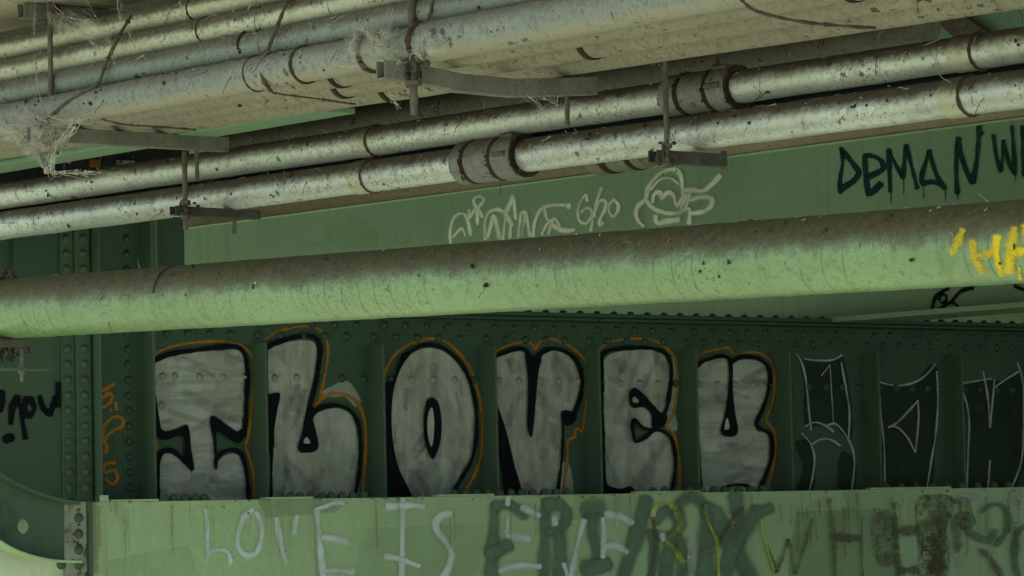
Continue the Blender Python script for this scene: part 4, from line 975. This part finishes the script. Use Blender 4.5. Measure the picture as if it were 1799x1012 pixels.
_g = [("dark teal letter D", [0, 1, 2]), ("dark teal letter E", [3, 4, 5, len(_w) - 1]), ("dark teal letter M with drips", [6, 7, 8, 9, len(_w) - 7, len(_w) - 6]), ("dark teal letter A with drips", [10, 11, 12, len(_w) - 5, len(_w) - 4]),
      ("dark teal letter N", [13, 14, 15, 16, len(_w) - 3]), ("dark teal letter W", [17, 18, 19, 20, len(_w) - 2]), ("dark teal stroke cut by the right edge", [21])]
letters(SH, .001, 'teal', st, [(l, [_w[i] for i in ii]) for l, ii in _g], feather=.3)
q3 = X(1350, 480, 4.0)
letters(SH, .001, 'black', st, [("black looping tag hanging below the green pipe", [(q3((1150, 290), (1160, 200), (1200, 140), (1265, 110)), 6.5), (q3((1200, 190), (1215, 150), (1250, 160), (1240, 200), (1210, 205)), 6), (q3((1170, 285), (1220, 240), (1285, 205), (1330, 235), (1320, 280), (1280, 285), (1275, 250)), 7), (q3((1290, 195), (1350, 130), (1400, 110), (1440, 105)), 7)]),
    ("black stroke cut by the right edge", [(q3((1730, 90), (1800, 120)), 8)])], name="black_tag")
p = Paint(SH, .001); q4 = X(450, 200, 4.0)
p.stroke(q4((985, 840), (1000, 900), (1040, 915), (1085, 870)), 4, feather=.6); p.fill(q4((500, 850), (620, 740), (760, 760), (840, 900), (640, 930)), 12, alpha=.7); p.stroke(q4((365, 930), (440, 910)), 5)
p.build("green_scribble", M['greenspray'], st)

# ------------------------------------------------------------------ yellow spray on the big pipe
def cyl_hit(p_):
    def f(px, py, off):
        d = ray(px, py).normalized(); o = EYE - p_.P0; a = p_.d
        dd = d - a * d.dot(a); oo = o - a * o.dot(a); r = p_.r * 1.004 + off
        A = dd.dot(dd); B = 2 * dd.dot(oo); Cc = oo.dot(oo) - r * r; D = B * B - 4 * A * Cc
        t = (-B - math.sqrt(max(D, 0))) / (2 * A); return EYE + d * t
    return f
_w = [(((1691, 404), (1682, 425), (1673, 445)), 8), (((1709, 424), (1712, 450), (1726, 478)), 10), (((1714, 452), (1733, 447), (1750, 440)), 9), (((1752, 415), (1750, 445), (1760, 483)), 9), (((1782, 402), (1776, 440), (1772, 478)), 11), (((1799, 396), (1808, 425), (1820, 470)), 9), (((1776, 447), (1799, 440)), 8), (((1790, 470), (1792, 492)), 4)]
_w = [(a_, b_ * 1.6) for a_, b_ in _w]
letters(cyl_hit(C), .001, 'yellow', c_root, [("yellow sprayed apostrophe stroke", _w[:1]), ("yellow sprayed letter H", _w[1:4]), ("yellow sprayed letter cut by the right edge", _w[4:])], wv=.25)

# ------------------------------------------------------------------ hangers: threaded rods with strut channels
def rod(m, top, bot, r):
    n = max(6, int((top - bot).length / .02)); d = (bot - top).normalized(); L = (top - bot).length
    prof = []
    rs = random.Random(int(L * 1000))
    for i in range(n + 1): prof.append((L * i / n, r * rs.uniform(.9, 1.12)))
    m.lathe(top, d, prof, 10)
def nut(m, c, r, h):
    m.lathe(c - ZV * h / 2, ZV, [(0, r * .9), (.001, r), (h - .001, r), (h, r * .9)], 6)
def channel(root, pts, hgt, wid, name="strut", mat=None, t=.004):
    """open steel channel swept along pts (top centre line), bent where the points bend"""
    q = []
    for i in range(len(pts) - 1):
        for k_ in range(4): q.append(pts[i] + (pts[i + 1] - pts[i]) * k_ / 4)
    q.append(pts[-1])
    prof = [(-wid / 2, 0), (-wid / 2, -hgt), (wid / 2, -hgt), (wid / 2, 0), (wid / 2 - t, 0), (wid / 2 - t, -hgt + t), (-wid / 2 + t, -hgt + t), (-wid / 2 + t, 0)]
    m = MB(); vs = []; fs = []; P = len(prof)
    for p_ in q:
        for a, b in prof: vs.append(p_ + nG * a + ZV * b)
    for i in range(len(q) - 1):
        for j in range(P): fs.append((i * P + j, (i + 1) * P + j, (i + 1) * P + (j + 1) % P, i * P + (j + 1) % P))
    fs += [(0, 1, 6, 7), (1, 2, 5, 6), (2, 3, 4, 5)]; e = (len(q) - 1) * P
    fs += [(e + 7, e + 6, e + 1, e + 0), (e + 6, e + 5, e + 2, e + 1), (e + 5, e + 4, e + 3, e + 2)]
    return m.add(vs, fs).build(name, mat or M['strut'], root, bevel=.0015)
HG = "rod and channel hangers carrying the pipes"
def mk(label, hs, strut, sag, rodx, top_z, bot_py, hgt, wid, rr, endx=None, end_bot=None, er=.007, end_top=.03, ragged=True, mat=None):
    A_ = at_height(strut[0][0], strut[0][1], hs); B_ = at_height(strut[-1][0], strut[-1][1], hs)
    Ld = (B_ - A_).dot(dG)
    pts = [A_ + dG * Ld * f_ + ZV * s_ for f_, s_ in sag]
    root = thing("pipe_hanger", label, "pipe hanger", A_ - ZV * hgt, HG)
    channel(root, pts, hgt, wid, mat=mat)
    def on(px):
        lo, hi = -.5, 1.5
        for _ in range(40):
            m_ = (lo + hi) / 2
            if project(A_ + dG * Ld * m_)[0] < px: lo = m_
            else: hi = m_
        f_ = (lo + hi) / 2
        s_ = 0
        for (f0, s0), (f1, s1) in zip(sag[:-1], sag[1:]):
            if f0 <= f_ <= f1: s_ = s0 + (s1 - s0) * (f_ - f0) / (f1 - f0)
        return A_ + dG * Ld * f_ + ZV * s_
    c = on(rodx) + nG * (wid / 2 + rr * .9)
    def zpx(p_, py):
        lo, hi = p_.z - 1.5, p_.z + 1.5
        for _ in range(40):
            m_ = (lo + hi) / 2
            if project(Vector((p_.x, p_.y, m_)))[1] > py: lo = m_
            else: hi = m_
        return Vector((p_.x, p_.y, (lo + hi) / 2))
    b = zpx(c, bot_py); t = Vector((c.x, c.y, top_z))
    m = MB(); rod(m, t, b, rr); r_ = m.build("rod", M['rod'], root, smooth=True)
    m = MB(); nut(m, c - ZV * (hgt + .008), rr * 2.1, .014); m.build("nut", M['rod'], r_)
    m = MB(); nut(m, c + ZV * .012, rr * 2.1, .014); m.build("nut", M['rod'], r_)
    m = MB(); m.box(c - dG * rr * 1.9 - ZV * hgt * 1.06 - nG * rr * 1.2, dG * rr * 3.8, nG * .008, ZV * hgt * 1.15); m.build("clamp_plate", M['rod'], root, bevel=.002)
    if endx:
        c2 = on(endx); b2 = zpx(c2, end_bot); t2 = c2 + ZV * end_top
        m = MB(); rod(m, t2, b2, er); m.build("end_rod", M['rod'], root, smooth=True)
    if ragged:
        m = MB(); rs = random.Random(int(rodx))
        for i in range(26): m.lump(c + Vector((rs.gauss(0, .02), rs.gauss(0, .012), rs.gauss(-hgt / 2, hgt * .5))), rs.uniform(.003, .009), rs)
        m.build("dirt_cake", M['clump'], root, smooth=True, kind="stuff")
    return root, c, b
h1, h1c, h1b = mk("long straight hanger strut at left with cobwebbed rod end", HA, [(52, 222), (390, 243)], [(0, 0), (1, 0)], 82, EYE.z + 1.72, 301, .048, .042, .0085, 345, 318)
h2, _, _ = mk("long bent hanger strut at centre bowed down under the conduits", HA, [(668, 108), (1045, 136)], [(0, .002), (.12, 0), (.35, -.020), (.6, -.024), (1, 0)], 714, 4.26, 202, .052, .042, .0115, 995, 221)
HBs = B2.P0.z - B2.r - EYE.z
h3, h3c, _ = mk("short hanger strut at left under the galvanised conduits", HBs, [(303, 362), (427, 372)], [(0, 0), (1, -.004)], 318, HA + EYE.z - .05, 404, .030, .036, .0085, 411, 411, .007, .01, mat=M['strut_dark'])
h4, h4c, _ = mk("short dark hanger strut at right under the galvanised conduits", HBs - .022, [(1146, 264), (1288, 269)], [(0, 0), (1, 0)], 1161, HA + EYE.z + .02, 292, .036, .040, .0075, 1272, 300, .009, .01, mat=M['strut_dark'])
# upper strut fixed under the concrete beam
A_ = at_height(36, 6, hB - .004); B_ = at_height(330, 30, hB - .004); B_ = A_ + dG * (B_ - A_).dot(dG)
h0 = thing("pipe_hanger", "dark upper strut fixed under the concrete beam at top left", "pipe hanger", A_, HG)
channel(h0, [A_, B_], .05, .042)
c = A_ + dG * (B_ - A_).length * .16 + nG * .026; m = MB(); nut(m, c - ZV * .055, .026, .02); m.box(c - dG * .02 - ZV * .045, dG * .045, nG * .012, ZV * .044); m.build("clamp", M['rust'], h0, bevel=.002)
# rear drop rod by the right coupling
rr0 = thing("drop_rod", "thin dark drop rod behind the rust banded coupling at right", "drop rod", at_depth(1262, 125, 11.05))
p0 = at_depth(1262, 128, 11.05); m = MB(); rod(m, Vector((p0.x, p0.y, 4.26)), p0, .007); m.build("rod", M['rod'], rr0, smooth=True)
m = MB(); nut(m, p0 + ZV * .02, .016, .012); m.build("nut", M['rod'], rr0)

# bracket under the left end of the green pipe
bp = C.at(22); brk = thing("pipe_support", "small dirty bolted support under the left end of the green pipe", "pipe support", bp - ZV * (C.r + .14))
m = MB(); m.box(bp - ZV * (C.r + .112) - dG * .16 + nG * -.05, dG * .30, nG * .09, ZV * .008); m.build("base_plate", M['paint_olive'], brk, bevel=.001)
m = MB()
for i in range(9):
    a0 = PI * (1.06 + .88 * i / 8)
m.box(bp - ZV * (C.r + .032) - dG * .08 - dP * .02, dG * .12, dP * .05, ZV * .03); m.build("saddle", M['rod'], brk, bevel=.004)
for off in (-.10, .035):
    cc = bp + dG * off; m = MB(); rod(m, cc - ZV * (C.r + .02), cc - ZV * (C.r + .15), .006); o = m.build("bolt", M['strut'], brk, smooth=True)
    m = MB(); nut(m, cc - ZV * (C.r + .118), .013, .011); nut(m, cc - ZV * (C.r + .098), .013, .011); m.build("nut", M['strut'], o)
m = MB(); rs = random.Random(4)
for i in range(40): m.lump(bp - ZV * (C.r + .03) + Vector((rs.gauss(-.02, .05), rs.gauss(0, .02), rs.gauss(-.01, .02))), rs.uniform(.004, .012), rs)
m.build("dirt_cake", M['clump'], brk, smooth=True, kind="stuff")
# dirt heap on top of the green pipe at the left edge
m = MB(); rs = random.Random(9); tp = C.at(4)
for i in range(70): m.lump(tp + ZV * (C.r + rs.uniform(-.012, .018)) + C.d * rs.gauss(0, .035) + nS * rs.uniform(-.02, .05), rs.uniform(.008, .02), rs)
tag(m.build("dirt_heap", M['clump'], loc=tp + ZV * C.r, smooth=True), "dark clump of nesting dirt on top of the green pipe at left", "dirt heap")

# ------------------------------------------------------------------ tie wires round the upper conduits
def depth_pts(pts): return [at_depth(x, y, z) for x, y, z in pts]
def tie(label, pts, r):
    v = depth_pts(pts); q = []
    P = [Vector(x) for x in v]
    for i in range(len(P) - 1):
        p0, p1, p2, p3 = P[max(i - 1, 0)], P[i], P[i + 1], P[min(i + 2, len(P) - 1)]
        for k_ in range(5):
            t = k_ / 5; q.append(.5 * ((2 * p1) + (p2 - p0) * t + (2 * p0 - 5 * p1 + 4 * p2 - p3) * t * t + (3 * p1 - p0 - 3 * p2 + p3) * t ** 3))
    q.append(P[-1]); m = MB(); rs = random.Random(len(label))
    m.tube(q, [r * rs.uniform(.7, 1.35) for _ in q], 6)
    for _ in range(14): m.lump(rs.choice(q) , r * rs.uniform(.8, 1.8), rs)
    tag(m.build("tie_wire", M['wire'], loc=q[len(q) // 2], smooth=True), label, "tie wire", "tie wires round the conduits")
def zA(px, dz=0): return ZA * 4483 / (px + 4483) + dz
tie("dirty tie wire slanting across the left stack beside the first rod", [(232, 26, zA(232, .02)), (210, 62, zA(210, -.03)), (186, 112, zA(186, -.05)), (172, 146, zA(172, -.07)), (140, 165, zA(140, -.09)), (105, 190, zA(105, -.10)), (72, 222, zA(72, -.10))], .0055)
tie("dirty tie wire crossing the conduits left of centre", [(508, -6, zA(508, 0)), (496, 24, zA(496, -.03)), (484, 54, zA(484, -.05)), (470, 90, zA(470, -.06)), (460, 118, zA(460, -.085)), (462, 140, zA(462, -.09)), (478, 162, zA(478, -.05))], .0055)
tie("dirty tie wire just right of the central rod", [(764, -6, zA(764, -.02)), (752, 35, zA(752, -.05)), (743, 62, zA(743, -.08)), (742, 88, zA(742, -.10)), (750, 112, zA(750, -.07))], .0055)
tie("thin curved wire sweeping under the conduits at upper right", [(1298, -6, zA(1298, -.10)), (1318, 14, zA(1318, -.10)), (1350, 26, zA(1350, -.08)), (1400, 37, zA(1400, .02)), (1450, 43, zA(1450, .14)), (1500, 47, zA(1500, .26)), (1537, 49, zA(1537, .36))], .0042)
tie("thin wire running under the bank between the first two struts", [(478, 163, zA(478, -.05)), (520, 169, zA(520, .06)), (560, 174, zA(560, .18)), (600, 180, zA(600, .28)), (624, 183, zA(624, .36))], .003)
tie("thin wire running under the bank beside the left strut", [(178, 209, zA(178, -.06)), (220, 219, zA(220, .06)), (280, 223, zA(280, .24)), (345, 228, zA(345, .44))], .003)

# ------------------------------------------------------------------ cobwebs
def cobweb(label, segs, seed, fuzz=3, r=.0016, kind=None):
    rs = random.Random(seed); m = MB(); first = None
    for (x0, y0, x1, y1, z, sag, rr_) in segs:
        a = at_depth(x0, y0, zA(x0, z)); b = at_depth(x1, y1, zA(x1, z)); first = first or a
        for f_ in range(fuzz * 2 + 1):
            j = Vector((rs.gauss(0, .010), rs.gauss(0, .012), rs.gauss(0, .010))) * (f_ > 0); j2 = Vector((rs.gauss(0, .012), 0, rs.gauss(0, .012))) * (f_ > 0)
            q = []
            for i in range(9):
                t = i / 8; w = Vector((rs.gauss(0, .002), 0, rs.gauss(0, .002)))
                q.append(a + j + (b + j2 - a - j) * t - ZV * sag * 4 * t * (1 - t) + w)
            m.tube(q, [rr_ * (.7 if f_ == 0 else .3) * rs.uniform(.5, 1.6) for _ in q], 5)
        for i in range(int(3 + 3 * fuzz)):
            t = rs.random(); m.lump(a + (b - a) * t - ZV * sag * 4 * t * (1 - t), rr_ * rs.uniform(1.2, 2.6), rs)
    tag(m.build("cobweb", M['web'], loc=first, smooth=True), label, "cobweb", None, kind)
cobweb("thick ragged cobweb hanging round the end of the left strut", [
    (20, 217, 62, 262, -.14, .004, .003), (62, 262, 84, 303, -.14, .0, .0045), (36, 238, 60, 268, -.14, .005, .003), (132, 222, 100, 250, -.15, .01, .0035), (100, 250, 88, 300, -.15, .0, .0035), (0, 200, 40, 240, -.14, .004, .002),
    (90, 205, 160, 208, -.14, .008, .0025), (45, 192, 85, 215, -.14, .004, .002), (10, 245, 45, 222, -.14, .003, .002), (0, 222, 40, 232, -.14, .003, .0025), (60, 226, 70, 238, -.15, 0, .004)], 5, 4)
cobweb("fine cobweb strands crossing the top left corner", [(93, 6, 140, 55, -.35, .002, .0012), (140, 55, 185, 95, -.35, .003, .0012), (150, -5, 190, 70, -.3, .002, .0012), (205, -5, 215, 48, -.3, .003, .0015), (62, 0, 60, 60, -.3, 0, .0012), (60, 95, 74, 200, -.2, .0, .0018), (315, 0, 322, 40, -.25, 0, .0010), (225, 55, 235, 80, -.25, 0, .0012), (120, 28, 160, 42, -.3, .003, .0014), (190, 70, 202, 115, -.25, 0, .001)], 6, 1, kind='stuff')
cobweb("wispy cobweb between the central rod and the blue grey conduit", [(628, 48, 640, 52, -.2, 0, .002), (628, 48, 620, 72, -.2, .002, .0018), (620, 72, 605, 105, -.2, .003, .0016), (640, 52, 655, 68, -.2, 0, .002), (655, 68, 700, 58, -.2, .006, .0018), (655, 68, 652, 92, -.2, 0, .0025), (690, 15, 680, 60, -.2, 0, .0008), (560, 115, 640, 112, -.2, .004, .0008), (745, 70, 742, 90, -.2, 0, .0025), (720, 95, 745, 88, -.2, 0, .001), (650, 60, 665, 70, -.2, .0, .004)], 7, 3, kind='stuff')
cobweb("pale cobweb thread strung under the left strut", [(84, 303, 130, 304, -.1, -.002, .002), (130, 304, 165, 302, 0, .0, .003), (165, 302, 232, 308, .1, .002, .0012), (115, 272, 122, 285, 0, 0, .0012)], 8, 2)
cobweb("dusty cobweb fringe hanging below the bent strut", [(925, 166, 960, 196, -.05, 0, .001), (955, 172, 980, 186, -.05, 0, .0009), (980, 170, 978, 185, -.05, 0, .0008), (680, 110, 705, 108, -.12, .003, .002), (672, 114, 700, 112, -.12, -.002, .0015), (685, 165, 700, 185, -.1, .004, .0018)], 9, 2, kind='stuff')

# ------------------------------------------------------------------ dust wisps: pale fluff clinging to the pipes
def wisps(root, p, n, seed, a_px=-40, b_px=1840, lmax=.05):
    rs = random.Random(seed); m = MB(); e2 = (ZV - p.d * ZV.dot(p.d)).normalized(); e1 = p.d.cross(e2)
    if e1.dot(EYE - p.P0) < 0: e1 = -e1
    ta, tb = p.t_at(a_px), p.t_at(b_px)
    for i in range(n):
        t = rs.uniform(ta, tb); th = rs.uniform(-.2, 2.2); c = p.P0 + p.d * t + (e2 * math.cos(th) + e1 * math.sin(th)) * p.r * 1.005
        L = lmax * rs.random() ** 2 + .008; q = [c]; dv = Vector((rs.gauss(0, .6), rs.gauss(0, .4), rs.gauss(-.5, .6))).normalized()
        for j in range(5):
            dv = (dv + Vector((rs.gauss(0, .35), rs.gauss(0, .35), rs.gauss(-.1, .35)))).normalized(); v = q[-1] + dv * L / 5
            ax = p.P0 + p.d * (v - p.P0).dot(p.d); rad = v - ax
            if rad.length < p.r * 1.01: v = ax + rad.normalized() * p.r * 1.015
            q.append(v)
        k0 = rs.uniform(.0005, .0014); m.tube(q, [k0, k0 * 1.4, k0, k0 * 1.2, k0 * .7, k0 * .3], 4)
        if rs.random() < .4: m.lump(q[1], k0 * 2.6, rs)
    return m.build("dust_wisps", M['web'], root, smooth=True, kind="stuff")
for root, p, n, sd_, bx in ((a4, A4, 230, 1, 1840), (a3, A3, 90, 2, 1100), (a2, A2, 50, 3, 900), (a1, A1, 25, 4, 500), (b1, B1, 110, 5, 1840), (b2, B2, 130, 6, 1840), (c_root, C, 60, 7, 1840), (d1, D1, 50, 8, 1620)):
    wisps(root, p, n, sd_, 400 if p is D1 else -40, bx)
for (t_, p_), sd_ in zip(bank, (11, 12, 13)): wisps(t_, p_, 60, sd_)

def sheet(label, poly, z, seed):
    p_ = Paint(lambda a, b, o: at_depth(a, b, zA(a, z) + .03 * math.sin(a * .09) + .02 * math.sin(b * .13)), 0); rs = random.Random(seed)
    cx = sum(a for a, b in poly) / len(poly); cy = sum(b for a, b in poly) / len(poly); q = smooth(poly, True, 5.0)
    vs = [p_.hit(cx, cy, 0)]; al = [1.0]; n = len(q)
    for k_ in (.35, .7, 1.0):
        for a, b in q: vs.append(p_.hit(cx + (a - cx) * k_, cy + (b - cy) * k_, 0)); al.append({.35: .95, .7: .8, 1.0: 0.0}[k_])
    fs = [(0, 1 + i, 1 + (i + 1) % n) for i in range(n)]
    for r_ in range(2): fs += [(1 + r_ * n + i, 1 + (r_ + 1) * n + i, 1 + (r_ + 1) * n + (i + 1) % n, 1 + r_ * n + (i + 1) % n) for i in range(n)]
    m = MB(); m.add(vs, fs, al); tag(m.build("cobweb", M['web_sheet'], loc=vs[0], smooth=True), label, "cobweb")
sheet("dusty cobweb sheet at the left edge beside the first rod", [(-10, 195), (40, 190), (95, 205), (130, 232), (95, 262), (60, 290), (20, 262), (-10, 240)], -.17, 1)
sheet("thin cobweb sheet left of the central rod over the grey conduit", [(600, 60), (660, 40), (705, 62), (700, 92), (655, 104), (612, 98)], -.2, 2)
sheet("thin cobweb sheet right of the central rod in the corner by the strut", [(722, 100), (742, 78), (775, 74), (790, 88), (750, 108), (728, 112)], -.2, 3)
sheet("dusty cobweb sheet in the top left corner under the beam", [(70, 20), (130, 18), (190, 50), (210, 82), (150, 70), (95, 60)], -.4, 4)
